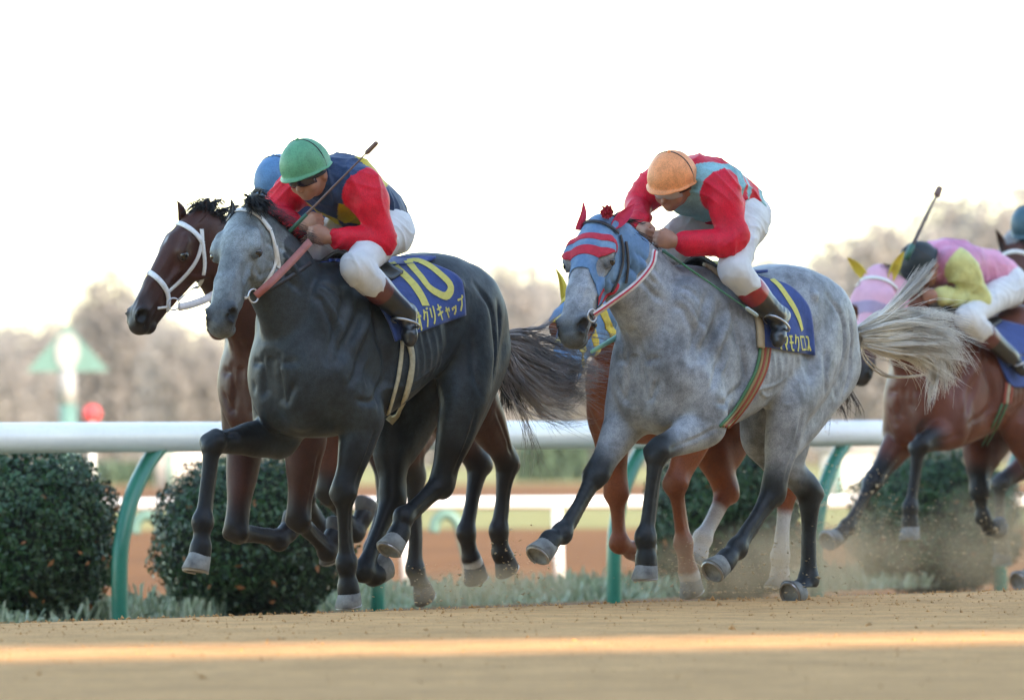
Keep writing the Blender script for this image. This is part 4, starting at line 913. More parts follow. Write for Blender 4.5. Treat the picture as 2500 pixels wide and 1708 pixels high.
STROKES = {  # katakana as pen strokes in a unit cell, y downwards
 'オ': [[(.08, .28), (.92, .28)], [(.62, .05), (.62, .88), (.48, .95)], [(.60, .32), (.35, .65), (.08, .82)]],
 'グ': [[(.38, .05), (.30, .30), (.10, .52)], [(.36, .20), (.80, .20), (.68, .60), (.40, .95)], [(.78, .02), (.84, .12)], [(.92, .0), (.98, .1)]],
 'リ': [[(.25, .10), (.25, .60)], [(.75, .05), (.75, .55), (.62, .80), (.40, .96)]],
 'キ': [[(.12, .32), (.85, .22)], [(.08, .62), (.92, .50)], [(.42, .04), (.60, .96)]],
 'ャ': [[(.15, .52), (.85, .42), (.70, .62)], [(.36, .32), (.52, .96)]],
 'ッ': [[(.2, .48), (.28, .65)], [(.46, .44), (.53, .60)], [(.82, .44), (.70, .78), (.42, .96)]],
 'プ': [[(.10, .20), (.78, .20), (.66, .62), (.32, .95)], [(.84, .06), (.92, .02), (.97, .09), (.90, .15), (.84, .06)]],
 'タ': [[(.40, .04), (.30, .30), (.08, .55)], [(.36, .20), (.84, .20), (.70, .62), (.38, .96)], [(.36, .46), (.66, .66)]],
 'マ': [[(.08, .18), (.90, .18), (.72, .46), (.50, .66)], [(.34, .54), (.66, .90)]],
 'モ': [[(.16, .14), (.84, .14)], [(.08, .48), (.92, .48)], [(.46, .14), (.46, .82), (.56, .90), (.88, .90)]],
 'ク': [[(.40, .04), (.30, .32), (.08, .56)], [(.36, .20), (.86, .20), (.74, .60), (.40, .96)]],
 'ロ': [[(.14, .16), (.86, .16), (.86, .86), (.14, .86), (.14, .10)]],
 'ス': [[(.14, .16), (.80, .16), (.60, .52), (.10, .92)], [(.54, .58), (.90, .92)]]}
def grid_bvh(G):
    m, n, _ = G.shape; I = np.arange(m * n).reshape(m, n); q = np.stack([I[:-1, :-1], I[:-1, 1:], I[1:, 1:], I[1:, :-1]], -1).reshape(-1, 4)
    return BVHTree.FromPolygons([tuple(v) for v in G.reshape(-1, 3).tolist()], q.tolist())
def print_on(name, fr, gb_, lines, wid, parent, off=.0215, mt=None, sub=3, mirror=True):
    """flat print lying on the cloth: every stroke a thin ribbon, all joined as one print"""
    V = []; Fc = []; cen = np.array([0, 0, 1.2])
    for ln, w_ in lines:
        Q = spline(ln, sub) if len(ln) > 2 and sub > 1 else np.array([np.array(ln[0]) + (np.array(ln[-1]) - np.array(ln[0])) * t for t in np.linspace(0, 1, 6)]) if len(ln) == 2 else np.array(ln)
        P = []; N = []
        for q in Q:
            a, nn = cast(fr, gb_, q[0], q[1]); nn = nn if nn @ (a - cen) > 0 else -nn; P.append(a); N.append(nn)
        P = np.array(P); N = np.array(N); m = len(P); b = len(V)
        for i in range(m):
            t = unit(P[min(i + 1, m - 1)] - P[max(i - 1, 0)]); s = unit(np.cross(t, N[i]))
            for a in (-1, 1): V.append(P[i] + s * a * w_ / 2 + N[i] * off)
        Fc += [(b + 2 * i, b + 2 * i + 1, b + 2 * i + 3, b + 2 * i + 2) for i in range(m - 1)]
    return mesh_obj(name, V, Fc, mt or M['yellow'], parent, smooth=False)
def text_lines(txt, TL, TR, BR, BL, w_):
    TL, TR, BR, BL = map(np.array, (TL, TR, BR, BL)); n = len(txt); out = []
    for i, ch in enumerate(txt):
        for st in STROKES[ch]:
            pts = []
            for k in range(len(st) - 1):
                for t in (0, .5): pts.append((st[k][0] * (1 - t) + st[k + 1][0] * t, st[k][1] * (1 - t) + st[k + 1][1] * t))
            pts.append(st[-1]); L = []
            for x, y in pts:
                a = (i + .06 + x * .88) / n; L.append(tuple((TL * (1 - a) + TR * a) * (1 - y) + (BL * (1 - a) + BR * a) * y))
            out.append((L, w_))
    return out

def wrinkle(V, N, amp, f=1.0, seed=0, along=None):
    s = seed * 1.7; x, y, z = V.T * f
    rid = lambda p: (1 - np.abs(np.sin(p))) ** 2
    w1 = 2.0 * np.sin(y * 11 + s) + 1.7 * np.sin(z * 13 + s * 2) + 1.2 * np.sin(x * 17 - s)
    m1 = .5 + .5 * np.sin(x * 14 + 2 * np.sin(z * 9 + s) + s); m2 = .5 + .5 * np.sin(z * 16 - y * 9 + s * 3)
    d = rid(x * 17 + z * 9 + w1) * m1 * 1.6 + rid(z * 24 - x * 12 + w1 * 1.2 + y * 9) * m2 * 1.3 + rid((x + y) * 33 + w1 * 1.8) * m1 * .6 + .8 * np.sin(x * 15 + s) * np.sin(z * 17 + y * 12) - .8
    return V + N * (d * amp)[:, None]
def skin(fd, mt, name, parent, loc, wr=0, f=1.0, colfn=None, relax=1, seed=0):
    V, Fq = fd.mesh(relax=relax); N = vnormals(V, Fq)
    c = colfn(V) if colfn else None
    if wr: V = wrinkle(V, N, wr, f, seed)
    o = mesh_obj(name, V, Fq, mt, parent, colors=c); o.location = loc; return o, V, Fq
def blend_seg(V, a, b):
    ab = b - a; return ((V - a) @ ab) / (ab @ ab)
M['skin'] = mat('face and hands', (.42, .21, .14), .5, noise=(30, .85, .4, .65), spec=.4)
M['breech'] = mat('white breeches', (.66, .68, .70), .75, noise=[(16, .88, .42, .62)], bump=(30, .35, .006))
M['jersey'] = mat('silk jersey', (1, 1, 1), .5, attr=True, noise=[(14, .82, .42, .62), (180, .8, .45, .6)], bump=(26, .45, .010), spec=.25)
M['boot'] = mat('black boot leather', (1, 1, 1), .28, attr=True, noise=(22, .7, .42, .62), spec=.6, coat=.3)
M['gog'] = mat('goggle lens', (.02, .012, .03), .12, spec=.8); M['gstrap'] = mat('goggle strap', (.03, .03, .03), .6)
M['saddle'] = mat('saddle leather', (.03, .028, .028), .4, noise=(30, .8, .4, .6))
M['iron'] = mat('stirrup iron', (.55, .56, .58), .3, metal=1)
def rider(S, H):
    fr = S['fr']; j = {}; base = S.get('copy')
    if base is None:
        for k, p in S['J'].items(): j[k] = fr.J(*p)
    else:
        hd = fr.J(*S['head']); sh = hd - base['head'] + np.array(S.get('shift', (0, 0, 0))); j = {k: v + sh for k, v in base.items()}; 
        for k in ('kneeL', 'ankL', 'toeL', 'hipL', 'pelvis'): j[k] = j[k] + np.array(S.get('low', (0, 0, 0)))
    S['joints'] = {k: v.copy() for k, v in j.items()}
    my = lambda p: p * np.array([1, -1, 1])
    j.setdefault('shR', my(j['shL']))
    for k in ('hip', 'knee', 'ank', 'toe'): j[k + 'R'] = my(j[k + 'L'])
    pel, head = j['pelvis'], j['head']
    chest = (j['shL'] + j['shR']) / 2; neck = chest * .45 + head * .55 + np.array([0, 0, -.03])
    waist = pel * .5 + chest * .5 + np.array([0, 0, .035])
    loc = -pel; root = empty('person', fr.wor(pel), fr.rz, S['label'], 'jockey', 'jockeys crouched on the galloping horses')
    lo = np.minimum.reduce(list(j.values())) - .2; hi = np.maximum.reduce(list(j.values())) + .2
    hh = S.get('h', .007); aw = S.get('aw', 1); yv = np.array([0, 1.0, 0]); c1, c2 = S['torso'], S['sleeve']
    # jersey
    fd = Field(lo, hi, hh)
    fd.chain([(*(pel + [.03, 0, .03]), .125, 1.12), (*waist, .128, 1.18), (*(waist * .4 + chest * .6 + [0, 0, .01]), .140, 1.25), (*chest, .122, 1.35)], 4, .03, yv)
    fd.cone(chest, neck, .09, .068, .05)
    for s in ('L', 'R'):
        a, b, c = j['sh' + s], j['el' + s], j['wr' + s]
        fd.chain([(*(chest * .45 + a * .55), .095), (*a, .076), (*(a * .5 + b * .5), .066 * aw), (*b, .060 * aw), (*(b * .55 + c * .45), .056 * aw), (*(b * .12 + c * .88), .046 * aw), (*c, .038)], 4, .025)
        fd.ell((a * .7 + b * .3), (.08, .075, .08), k=.05)
    def jc(V):
        V = V.astype(float); ax = chest - pel; t = ((V - pel) @ ax) / (ax @ ax); r = V - pel - t[:, None] * ax
        ang = np.arctan2(r[:, 1], r[:, 2]) / (2 * math.pi) + .5
        C = np.tile(np.array(c1, float), (len(V), 1)); C = S['pattern'](C, t, ang, V) if 'pattern' in S else C
        for s in ('L', 'R'):
            a, b, c = j['sh' + s], j['el' + s], j['wr' + s]; dn = lambda p, q: np.linalg.norm(V - p - np.clip(blend_seg(V, p, q), 0, 1)[:, None] * (q - p), axis=1)
            u = blend_seg(V, a, b); out = unit(a - chest); side = (V - a) @ out
            k = np.minimum(dn(a + (b - a) * .1, b) , dn(b, c)) ; dt = np.linalg.norm(V - pel - np.clip(t, 0, 1)[:, None] * ax, axis=1)
            f = np.clip((dt - .155) / .006, 0, 1) * (k < .115)
            C = C * (1 - f[:, None]) + np.array(c2) * f[:, None]
        return C.astype(np.float32)
    o, JV, JF = skin(fd, M['jersey'], 'jersey', root, loc, .0085, 1.0, jc, seed=S.get('seed', 1))
    # breeches
    fd = Field(lo, hi, hh)
    fd.chain([(*(pel + [-.02, 0, -.01]), .118, 1.2), (*(pel + [.08, 0, .02]), .112, 1.15)], 3, .03, yv)
    for s in ('L', 'R'):
        a, b, c = j['hip' + s], j['knee' + s], j['ank' + s]
        fd.ell(a + [-.04, 0, 0], (.115, .095, .11), k=.06)
        fd.chain([(*a, .096), (*(a * .5 + b * .5), .079), (*(a * .12 + b * .88), .064), (*b, .058), (*(b * .80 + c * .20), .056), (*(b * .6 + c * .4), .054)], 4, .03)
    skin(fd, M['breech'], 'breeches', root, loc, .0048, 1.2, seed=3)
    # boots
    for s in ('L', 'R'):
        b, c, d = j['knee' + s], j['ank' + s], j['toe' + s]
        fd = Field(np.minimum.reduce([b, c, d]) - .13, np.maximum.reduce([b, c, d]) + .13, hh * .8)
        fd.chain([(*(b * .66 + c * .34), .059), (*(b * .50 + c * .50), .059), (*(b * .2 + c * .8), .048), (*c, .046)], 4, .02)
        heel = c + unit(c - b) * .05 - unit(d - c) * .03
        fd.cone(c, heel, .043, .038, .02); fd.cone(heel, d, .036, .036, .03, yv, 1.05); fd.cone(d, d + unit(d - heel) * .03, .037, .028, .01)
        top = np.array(S['boottop'], np.float32)
        def bc(V, b=b, c=c):
            t = blend_seg(V.astype(float), b, c); f = np.clip((.60 - t) / .02, 0, 1)[:, None]; return (np.array([.018, .02, .022]) * (1 - f) + top * f).astype(np.float32)
        skin(fd, M['boot'], 'boot', root, loc, .0018, 1.2, bc, seed=5)
        sg = 1 if s == 'L' else -1                # stirrup hangs on the saddle but belongs to the rider's foot here
        ctr = heel * .45 + d * .55; ax = unit(d - heel); u = unit(np.cross(ax, [0, 1.0, 0])); u = u if u[2] > 0 else -u; mb = MB()
        P = [ctr + yv * math.sin(a) * .058 + u * (math.cos(a) * .075 + .028) for a in np.linspace(-2.5, 2.5, 14)]; P = [ctr - u * .045 + yv * -.05] + P[0:] if 0 else P
        mb.tube(P + [P[0]], .006, 6); o = mb.build('stirrup', M['iron'], root, smooth=True); o.location = loc
    # body: head, neck, hands, arms in one surface
    F_ = unit(fr.loc(fr.O + np.array(S['face']))); Uv = fr.loc(fr.O + np.array(S.get('up', (0, 0, 1.0)))); Uv = unit(Uv - F_ * (Uv @ F_)); Sd = np.cross(Uv, F_)
    fd = Field(lo, hi, .0065); A3 = (F_, Sd, Uv); hc = head
    P = lambda f, s_, u_: hc + F_ * f + Sd * s_ + Uv * u_
    fd.ell(P(0, 0, 0), (.095, .075, .10), A3, .0); fd.ell(P(.028, 0, -.065), (.066, .058, .070), A3, .03); fd.ell(P(.058, 0, -.118), (.026, .026, .022), A3, .02)
    fd.cone(P(.085, 0, -.035), P(.108, 0, -.075), .009, .014, .015); fd.cone(P(.078, -.02, -.100), P(.078, .02, -.100), .010, .010, .012)
    fd.cone(P(.088, -.016, -.0985), P(.088, .016, -.0985), .003, .003, .003, sub=True)
    for s_ in (-1, 1): fd.ell(P(.055, s_ * .045, -.07), (.03, .022, .03), A3, .02); fd.ell(P(-.01, s_ * .077, -.045), (.022, .010, .032), A3, .006); fd.ell(P(.082, s_ * .03, -.035), (.012, .018, .010), A3, .008, True)
    fd.cone(P(-.02, 0, -.06), neck, .058, .062, .03); fd.cone(neck, chest, .06, .08, .04)
    fd.chain([(*chest, .10), (*waist, .095), (*pel, .10)], 3, .03)
    for s in ('L', 'R'):
        a, b, c, h_ = j['sh' + s], j['el' + s], j['wr' + s], j['hand' + s]
        fd.chain([(*chest, .06), (*a, .05), (*b, .034 * aw), (*c, .029)], 4, .02)
        d = unit(h_ - c); dn = unit(np.array([0, 0, -1.0]) - d * -d[2]); sd = np.cross(d, dn) * (1 if s == 'L' else -1)
        p0 = c + d * .045; fd.cone(c, p0, .028, .030, .02); fd.ell(p0 + d * .03, (.047, .040, .020), (d, dn, sd), .015)
        for i, (ln, of) in enumerate(((.9, -.030), (1.0, -.010), (.95, .010), (.78, .030))):
            k0 = p0 + d * (.068 - abs(i - 1.2) * .003) + dn * of; k1 = k0 + (-sd * .030 + d * .014) * ln; k2 = k1 + (-sd * .012 - d * .026) * ln; k3 = k2 + (sd * .012 - d * .016) * ln
            fd.cone(p0 + d * .02 + dn * of, k0, .010, .0105, .006); fd.cone(k0, k1, .0105, .0095, .004); fd.cone(k1, k2, .0095, .0088, .004); fd.cone(k2, k3, .0088, .0075, .004)
        t0 = p0 + d * .01 - dn * .030; t1 = t0 + d * .030 - dn * .014 - sd * .018; t2 = t1 + d * .022 + dn * .008 - sd * .014
        fd.cone(t0, t1, .014, .0115, .01); fd.cone(t1, t2, .0115, .009, .004)
    for s in ('L', 'R'): fd.chain([(*pel, .09), (*j['hip' + s], .07), (*j['knee' + s], .028), (*j['ank' + s], .026), (*j['toe' + s], .022)], 3, .02)
    skin(fd, M['skin'], 'body', root, loc)
    # helmet
    V = []; n = 28; rows = []; R0 = S.get('helm', .125)
    for i in range(15):
        a = math.pi * .545 * i / 14; rows.append((math.sin(a), math.cos(a)))
    rows += [(1.01, -.19), (1.05, -.215), (1.045, -.235), (.97, -.22), (.93, -.12)]
    for (r_, z_) in rows:
        for k in range(n):
            an = 2 * math.pi * k / n; f = math.cos(an) * r_ * R0 * 1.07; s_ = math.sin(an) * r_ * R0 * .93
            brim = .016 * max(0, math.cos(an)) ** 2 * (1 if r_ > 1.03 else 0); wv = .0022 * math.sin(an * 9 + z_ * 5) * (z_ < .4) + .0015 * math.sin(an * 17)
            V.append(P(.006, 0, .012) + F_ * (f + brim) + Sd * s_ + Uv * (z_ * R0 * 1.02 - brim * .4) + (F_ * math.cos(an) + Sd * math.sin(an)) * wv)
    m = len(rows); Fc = [(i * n + k, i * n + (k + 1) % n, (i + 1) * n + (k + 1) % n, (i + 1) * n + k) for i in range(m - 1) for k in range(n)]
    hm = mesh_obj('helmet', V, [tuple(f[::-1]) for f in Fc], S['helmet'], root); hm.location = loc
    mb = MB(); mb.tube([P(.006, 0, .012 + R0 * 1.015), P(.006, 0, .012 + R0 * 1.075)], [.010, .007], 10); o = mb.build('button', S['helmet'], hm, smooth=True)
    mb = MB(); Q = [P(.006 + R0 * 1.09 * math.cos(a), R0 * .95 * math.sin(a), .045 + .02 * math.cos(a)) for a in np.linspace(1.9, 4.4, 16)]; 
    Q = [P(.004, R0 * .935 * math.cos(a), .012 + R0 * 1.023 * math.sin(a)) for a in np.linspace(-.15, math.pi + .15, 22)]
    mb.tube(Q, .0035, 6); o = mb.build('band', M['gstrap'], hm, smooth=True)
    # goggles with strap
    mb = MB(); mb.tube([P(.088 * math.cos(a) + .012, .083 * math.sin(a), -.036) for a in np.linspace(-3.14, 3.14, 26)], .009, 6, cap=False); g = mb.build('goggle_strap', M['gstrap'], root, smooth=True); g.location = loc
    V = []; Fc = []
    for i in range(9):
        for k in range(15):
            a = (k / 14 - .5) * 2.1; vv = (i / 8 - .5); nose = .35 * math.exp(-(a / .22) ** 2) * (vv < 0)
            V.append(P((.100 + .010 * math.cos(vv * 3)) * math.cos(a) + .006, .088 * math.sin(a), -.040 + vv * .056 * (1 - nose) * (1 - .25 * abs(a))))
    Fc = [(i * 15 + k, i * 15 + k + 1, (i + 1) * 15 + k + 1, (i + 1) * 15 + k) for i in range(8) for k in range(14)]
    o = mesh_obj('goggles', V, Fc, S.get('gogmat', M['gog']), root); o.location = loc; md = o.modifiers.new('thickness', 'SOLIDIFY'); md.thickness = .006
    j['root'] = root; return j
# ------------------------------------------------------------------ tack on each horse
def straps(H, fr, name, lst, wid, mt, off=.004, thick=.004):
    for L in lst: strap_px(name, fr, H['bvh'], L, wid, thick, mt, H['root'], off, 3)
def lerp_rein(name, fr, pts, wid, mt, root, inward=0):
    """a rein hanging free between bit and hand; pts = (px, py, D)"""
    P = spline([fr.D(*p) for p in pts], 6); N = []
    for i in range(len(P)):
        t = unit(P[min(i + 1, len(P) - 1)] - P[max(i - 1, 0)]); n = fr.loc(fr.O + np.array([.25, -1, 0])); N.append(n - t * (n @ t))
    return ribbon(name, P, np.array(N), wid, .005, mt, root, 0, 1)
def girth(H, fr, pts, wid, mt, off=.006):
    return strap_px('girth', fr, H['bvh'], pts, wid, .006, mt, H['root'], off)
def hood(H, base, g, stripes, holes=True, name='hood'):
    shell(name, H, g, .006, base, H['root'])
    for st in stripes:
        for sd in ((-1, 1) if len(st) > 2 else (0,)):
            shell('hood_stripe', H, lambda u, v, w_, gs=st[0], sd=sd: np.minimum(np.minimum(g(u, v, w_), gs(u, v, w_)), w_ * sd if sd else 1), .0085, st[1], H['root'])
def hole(u, v, w_, ru=.078, rv=.050): return np.where(np.abs(w_) > .045, np.sqrt(((u - .235) / ru) ** 2 + ((v + .005) / rv) ** 2) - 1, .5) * .05
def tail(H, fr, guides, count, mt, rad=.0022, spread=.02, curl=.015, seed=1, seg=16, lens=(.55, 1)):
    G = [[fr.J(px, py, y) for px, py, y in g] for g in guides]
    return hair('tail', G, count, seg, rad, mt, H['root'], spread, curl, seed=seed, lens=lens)
def mane(H, count=500, ln=.09, seed=4, mt=None, lo=0.0, hi=1.0, back=(-.3, .5, .2)):
    rg = np.random.default_rng(seed); P0, U, Vv, Wd, hs = H['P0'], H['U'], H['Vv'], H['Wd'], H['hs']; fr = H['fr']
    a = H['hp'](.02, .03, 0); b = np.array([.46, 0, H['Z'](.46, 1.56)]); g = []; V = []; Fc = []; seg = 6
    for i in range(count):
        t = rg.uniform(lo, hi); c = a * (1 - t) + b * t + np.array([0, 0, .06 * math.sin(math.pi * t)])
        h = H['bvh'].ray_cast(Vector(c + np.array([0, rg.normal(0, .02), .35])), Vector((0, 0, -1)))
        if h[0] is None: continue
        p = np.array(h[0]); d = unit(np.array([back[0], rg.normal(0, .25) + back[1], .75]) + rg.normal(0, .18, 3)); L = ln * rg.uniform(.5, 1.2)
        pts = [p - d * .01 + d * L * s + np.array([-.5, .5, -1]) * L * .75 * s * s for s in np.linspace(0, 1, seg)]; r = .0028
        for k, q in enumerate(pts):
            for an in range(3): V.append(q + r * (1 - .8 * k / seg) * np.array([math.cos(an * 2.09), math.sin(an * 2.09), 0]))
        n0 = len(V) - seg * 3
        Fc += [(n0 + k * 3 + j, n0 + k * 3 + (j + 1) % 3, n0 + k * 3 + 3 + (j + 1) % 3, n0 + k * 3 + 3 + j) for k in range(seg - 1) for j in range(3)]
    return mesh_obj('mane', V, Fc, mt or M['mane'], H['root'])
def saddle(H, fr, x0, z=None):
    b = H['bvh']; m, n = 13, 17; G = np.zeros((m, n, 3)); N = np.zeros((m, n, 3))
    for i in range(m):
        x = x0 - .10 + .30 * i / (m - 1)
        for k in range(n):
            a = (k / (n - 1) - .5) * 2 * (.62 - .3 * abs(i / (m - 1) - .45)) + .002; o = Vector((x, math.sin(a) * .9, 1.25 + math.cos(a) * .9)); h = b.ray_cast(o, Vector((0, -math.sin(a), -math.cos(a))))
            G[i, k] = np.array(h[0]); N[i, k] = np.array(h[1])
    G = smooth_grid(G, 2); bump = np.array([.035, .03, .02, .01, .004, .002, .002, .004, .008, .015, .022, .03, .03])[:, None] * np.exp(-((np.arange(n) - n // 2) / 3.0) ** 2)[None, :]
    G = G + N * bump[..., None]; sheet('saddle', G, N, M['saddle'], H['root'], .022, .012)

# --- dark grey, number 10
H = HZ['H2']; f = fr2; B = H['bvh']
o, G, N = patch_px('saddlecloth', f, B, [(818, 615), (873, 690), (925, 752), (950, 800), (962, 834)], [(985, 634), (1060, 652), (1117, 679), (1128, 715), (1131, 770)], 26, 30, M['cloth'], H['root'], .012, .006, True, 3)
gb2 = grid_bvh(G)
print_on('number', f, gb2, [([(953, 652), (981, 677), (1006, 703), (1022, 728), (1033, 752)], .050)], 0, H['root'])
print_on('number', f, gb2, [([(996, 646), (1017, 644), (1044, 655), (1070, 675), (1091, 696), (1092, 714), (1080, 726), (1061, 719), (1040, 705), (1023, 682), (1006, 662), (996, 646)], .038)], 0, H['root'])
print_on('name', f, gb2, text_lines('オグリキャップ', (1003, 768), (1122, 722), (1128, 756), (1012, 815), .0095), 0, H['root'], sub=1)
for y in (.0,):
    girth(H, f, [(994, 832), (1004, 880), (992, 950), (972, 1000), (949, 1030)], .040, M['cream']); girth(H, f, [(979, 832), (974, 900), (959, 960), (945, 1008)], .020, M['cream'])
saddle(H, f, .10)
straps(H, f, 'browband', [[(543, 527), (569, 516), (600, 514), (631, 529), (659, 563)]], .026, M['whitestrap'])
straps(H, f, 'cheekpiece', [[(659, 563), (670, 600), (674, 632), (660, 668), (640, 700), (624, 715)], [(672, 600), (680, 640), (678, 655)]], .018, M['whitestrap'])
straps(H, f, 'bit_strap', [[(594, 727), (610, 722)]], .012, M['whitestrap'])
ring('bit_ring', f.D(619, 722, 39.42), f.loc(f.O + np.array([.8, -.8, 0])), .030, .004, M['bit'], H['root'])
lerp_rein('rein', f, [(624, 722, 39.4), (660, 690, 39.42), (710, 640, 39.6), (756, 590, 39.78)], .034, M['redrein'], H['root'])
strap_px('rein', f, B, [(645, 712), (700, 680), (760, 640), (800, 610)], .02, .004, M['darkstrap'], H['root'])
tail(H, f, [[(1222, 815, 0), (1262, 800, 0), (1320, 795, .02), (1362, 752, .03)], [(1222, 822, 0), (1275, 822, 0), (1330, 800, .0), (1380, 770, 0)]], 50, M['taildark'], .0020, .006, .006, 2)
tail(H, f, [[(1222, 826, 0), (1280, 825, .0), (1370, 850, .02), (1440, 880, .03), (1500, 900, .05)], [(1222, 834, 0), (1280, 850, .02), (1360, 900, .03), (1430, 930, .05), (1485, 960, .05)],
            [(1220, 840, 0), (1262, 890, .02), (1330, 950, .05), (1400, 985, .06), (1440, 985, .05)], [(1216, 850, 0), (1225, 930, .03), (1270, 1000, .05), (1320, 1030, .06), (1350, 1045, .06)]], 800, M['taildark'], .0016, .040, .045, 3, 20, (.6, 1.0))
tail(H, f, [[(1220, 830, 0), (1240, 860, .0), (1262, 900, .02), (1290, 935, .03)], [(1216, 850, 0), (1222, 900, .0), (1240, 960, .02), (1250, 1010, .03)]], 260, M['mane'], .0030, .022, .015, 5, 12)
mane(H, 700, .10, 4, None, 0, .75)
hair('forelock', [[H['hp'](-.03, .0, .03), H['hp'](-.05, .05, .05), H['hp'](.0, .085, .075), H['hp'](.04, .08, .10)], [H['hp'](-.04, .0, -.02), H['hp'](-.08, .05, .03), H['hp'](-.05, .09, .09), H['hp'](-.02, .08, .13)]], 520, 8, .0035, M['mane'], H['root'], .014, .01, seed=8)

# --- light grey in the striped hood
H = HZ['H3']; f = fr3; B = H['bvh']
o, G, N = patch_px('saddlecloth', f, B, [(1726, 640), (1800, 706), (1842, 757), (1853, 802), (1855, 846)], [(1868, 686), (1925, 702), (1966, 744), (1978, 785), (1986, 868)], 26, 30, M['cloth'], H['root'], .012, .006, True, 3)
gb3 = grid_bvh(G)
print_on('number', f, gb3, [([(1881, 690), (1896, 703), (1911, 723), (1930, 752), (1941, 778), (1949, 808)], .034)], 0, H['root'])
print_on('name', f, gb3, text_lines('タマモクロス', (1890, 818), (1966, 816), (1976, 860), (1890, 860), .0095), 0, H['root'], sub=1)
strap_px('felt_pad', f, B, [(1718, 644), (1755, 676), (1796, 708), (1832, 748), (1850, 795), (1852, 850)], .040, .016, M['fleece'], H['root'], .006)
for k, (dx, mt) in enumerate(((-11, 'greenweb'), (-4, 'dullweb'), (2, 'redweb'), (8, 'dullweb'), (13, 'redweb'))):
    girth(H, f, [(1864 + dx, 846), (1857 + dx, 896), (1830 + dx, 954), (1795 + dx, 1005), (1765 + dx, 1040)], .014, M[mt], .006)
saddle(H, f, .10)
def g3(u, v, w_):
    a = np.minimum((.300 + 2.6 * np.clip(np.abs(w_) - .040, 0, .07) + .9 * np.clip(-v - .02, 0, .2)) - u, u + .10 + .0 * v)
    a = np.minimum(a, (v + .235) * 1.0 + 0 * u); a = np.where(np.abs(w_) > .16, -1, a); a = np.where(u > .50, -1, a)
    return np.minimum(a, hole(u, v, w_, .062, .042))
hood(H, M['hoodblue'], g3, [(lambda u, v, w_: np.minimum(.020 - np.abs(u - .125), v + .03), M['hoodred']), (lambda u, v, w_: np.minimum(.024 - np.abs(u - .205), v + .03), M['hoodred']),
     (lambda u, v, w_: np.minimum(np.minimum(.05 - np.abs(u - .335), .022 - np.abs(v + .085)), .5), M['hoodred'], 1), (lambda u, v, w_: np.minimum(.055 - np.abs(u - .27), .014 - np.abs(v + .15)), M['hoodred'], 1)])
straps(H, f, 'browband', [[(1418, 550), (1450, 545), (1480, 553), (1505, 572)]], .016, M['darkstrap'], .014)
straps(H, f, 'cheekpiece', [[(1508, 575), (1515, 610), (1512, 650), (1498, 690), (1480, 722)], [(1522, 590), (1528, 640), (1522, 690)]], .016, M['darkstrap'], .014)
straps(H, f, 'bit_strap', [[(1432, 762), (1442, 772), (1448, 790)], [(1480, 722), (1462, 745), (1444, 768)]], .012, M['darkstrap'], .005)
ring('bit_ring', f.D(1446, 770, 40.0), f.loc(f.O + np.array([.8, -.8, 0])), .028, .004, M['bit'], H['root'])
lerp_rein('rein', f, [(1450, 768, 39.98), (1496, 736, 40.0), (1552, 693, 40.05), (1590, 648, 40.2), (1599, 612, 40.3)], .026, M['redwhite'], H['root'])
_p = [(1450, 768, 39.96), (1496, 736, 39.98), (1552, 693, 40.03), (1590, 648, 40.18), (1599, 612, 40.28)]; lerp_rein('rein_stripe', f, _p, .007, M['hoodred'], H['root'])
# woollen bobble on the browband
V = []; rg = np.random.default_rng(5); c = f.D(1482, 518, 40.33); d = rg.normal(0, 1, (900, 3)); d /= np.linalg.norm(d, axis=1, keepdims=True); P = c + d * .027 * rg.uniform(.3, 1, (900, 1)); a = rg.normal(0, .005, (900, 3)); b = rg.normal(0, .005, (900, 3))
mesh_obj('bobble', np.stack([P - a, P - b, P + a, P + b], 1).reshape(-1, 3), np.arange(3600).reshape(900, 4), M['hoodred'], H['root'], smooth=False)
tail(H, f, [[(2092, 800, 0), (2150, 770, 0), (2215, 710, .0), (2255, 665, .0), (2285, 630, .0)], [(2094, 805, 0), (2150, 782, 0), (2210, 730, 0), (2250, 690, .0), (2282, 655, .0)]], 260, M['tailgrey'], .0019, .012, .010, 6, 16, (.8, 1))
tail(H, f, [[(2094, 806, 0), (2160, 780, 0), (2240, 770, .0), (2310, 775, .02), (2362, 800, .03)], [(2096, 815, 0), (2170, 800, 0), (2250, 800, .0), (2320, 830, .03), (2350, 880, .04)],
            [(2100, 825, 0), (2170, 825, 0), (2240, 830, 0), (2310, 870, .03), (2335, 930, .05)], [(2104, 835, 0), (2150, 850, 0), (2225, 862, .0), (2280, 890, .03), (2290, 950, .05)]], 1300, M['tailgrey'], .0019, .030, .032, 7, 20, (.65, 1))
tail(H, f, [[(2250, 850, .0), (2300, 860, .0), (2312, 920, .02), (2300, 985, .03)], [(2240, 855, .0), (2285, 885, .0), (2278, 940, .02), (2270, 990, .03)]], 150, M['tailgrey'], .0020, .02, .02, 9, 14, (.7, 1))
tail(H, f, [[(2100, 835, 0), (2116, 870, 0), (2160, 910, .0), (2210, 914, .0), (2268, 908, .02)], [(2100, 838, 0), (2112, 880, 0), (2160, 916, .0), (2215, 916, .0), (2265, 906, .02)]], 26, M['tailgrey'], .0024, .004, .004, 10, 18, (.9, 1))
mane(H, 420, .05, 4, None, .0, .12, (-.6, .1, 0)); mane(H, 700, .035, 5, None, .1, .9, (-.2, .2, 0))
hair('forelock', [[H['hp'](-.02, -.06, .02), H['hp'](-.07, -.09, .04), H['hp'](-.06, -.16, .05), H['hp'](-.01, -.19, .055)], [H['hp'](-.05, -.05, -.0), H['hp'](-.12, -.10, .03), H['hp'](-.09, -.19, .05), H['hp'](-.04, -.23, .06)]], 420, 8, .004, M['mane'], H['root'], .018, .01, seed=8)

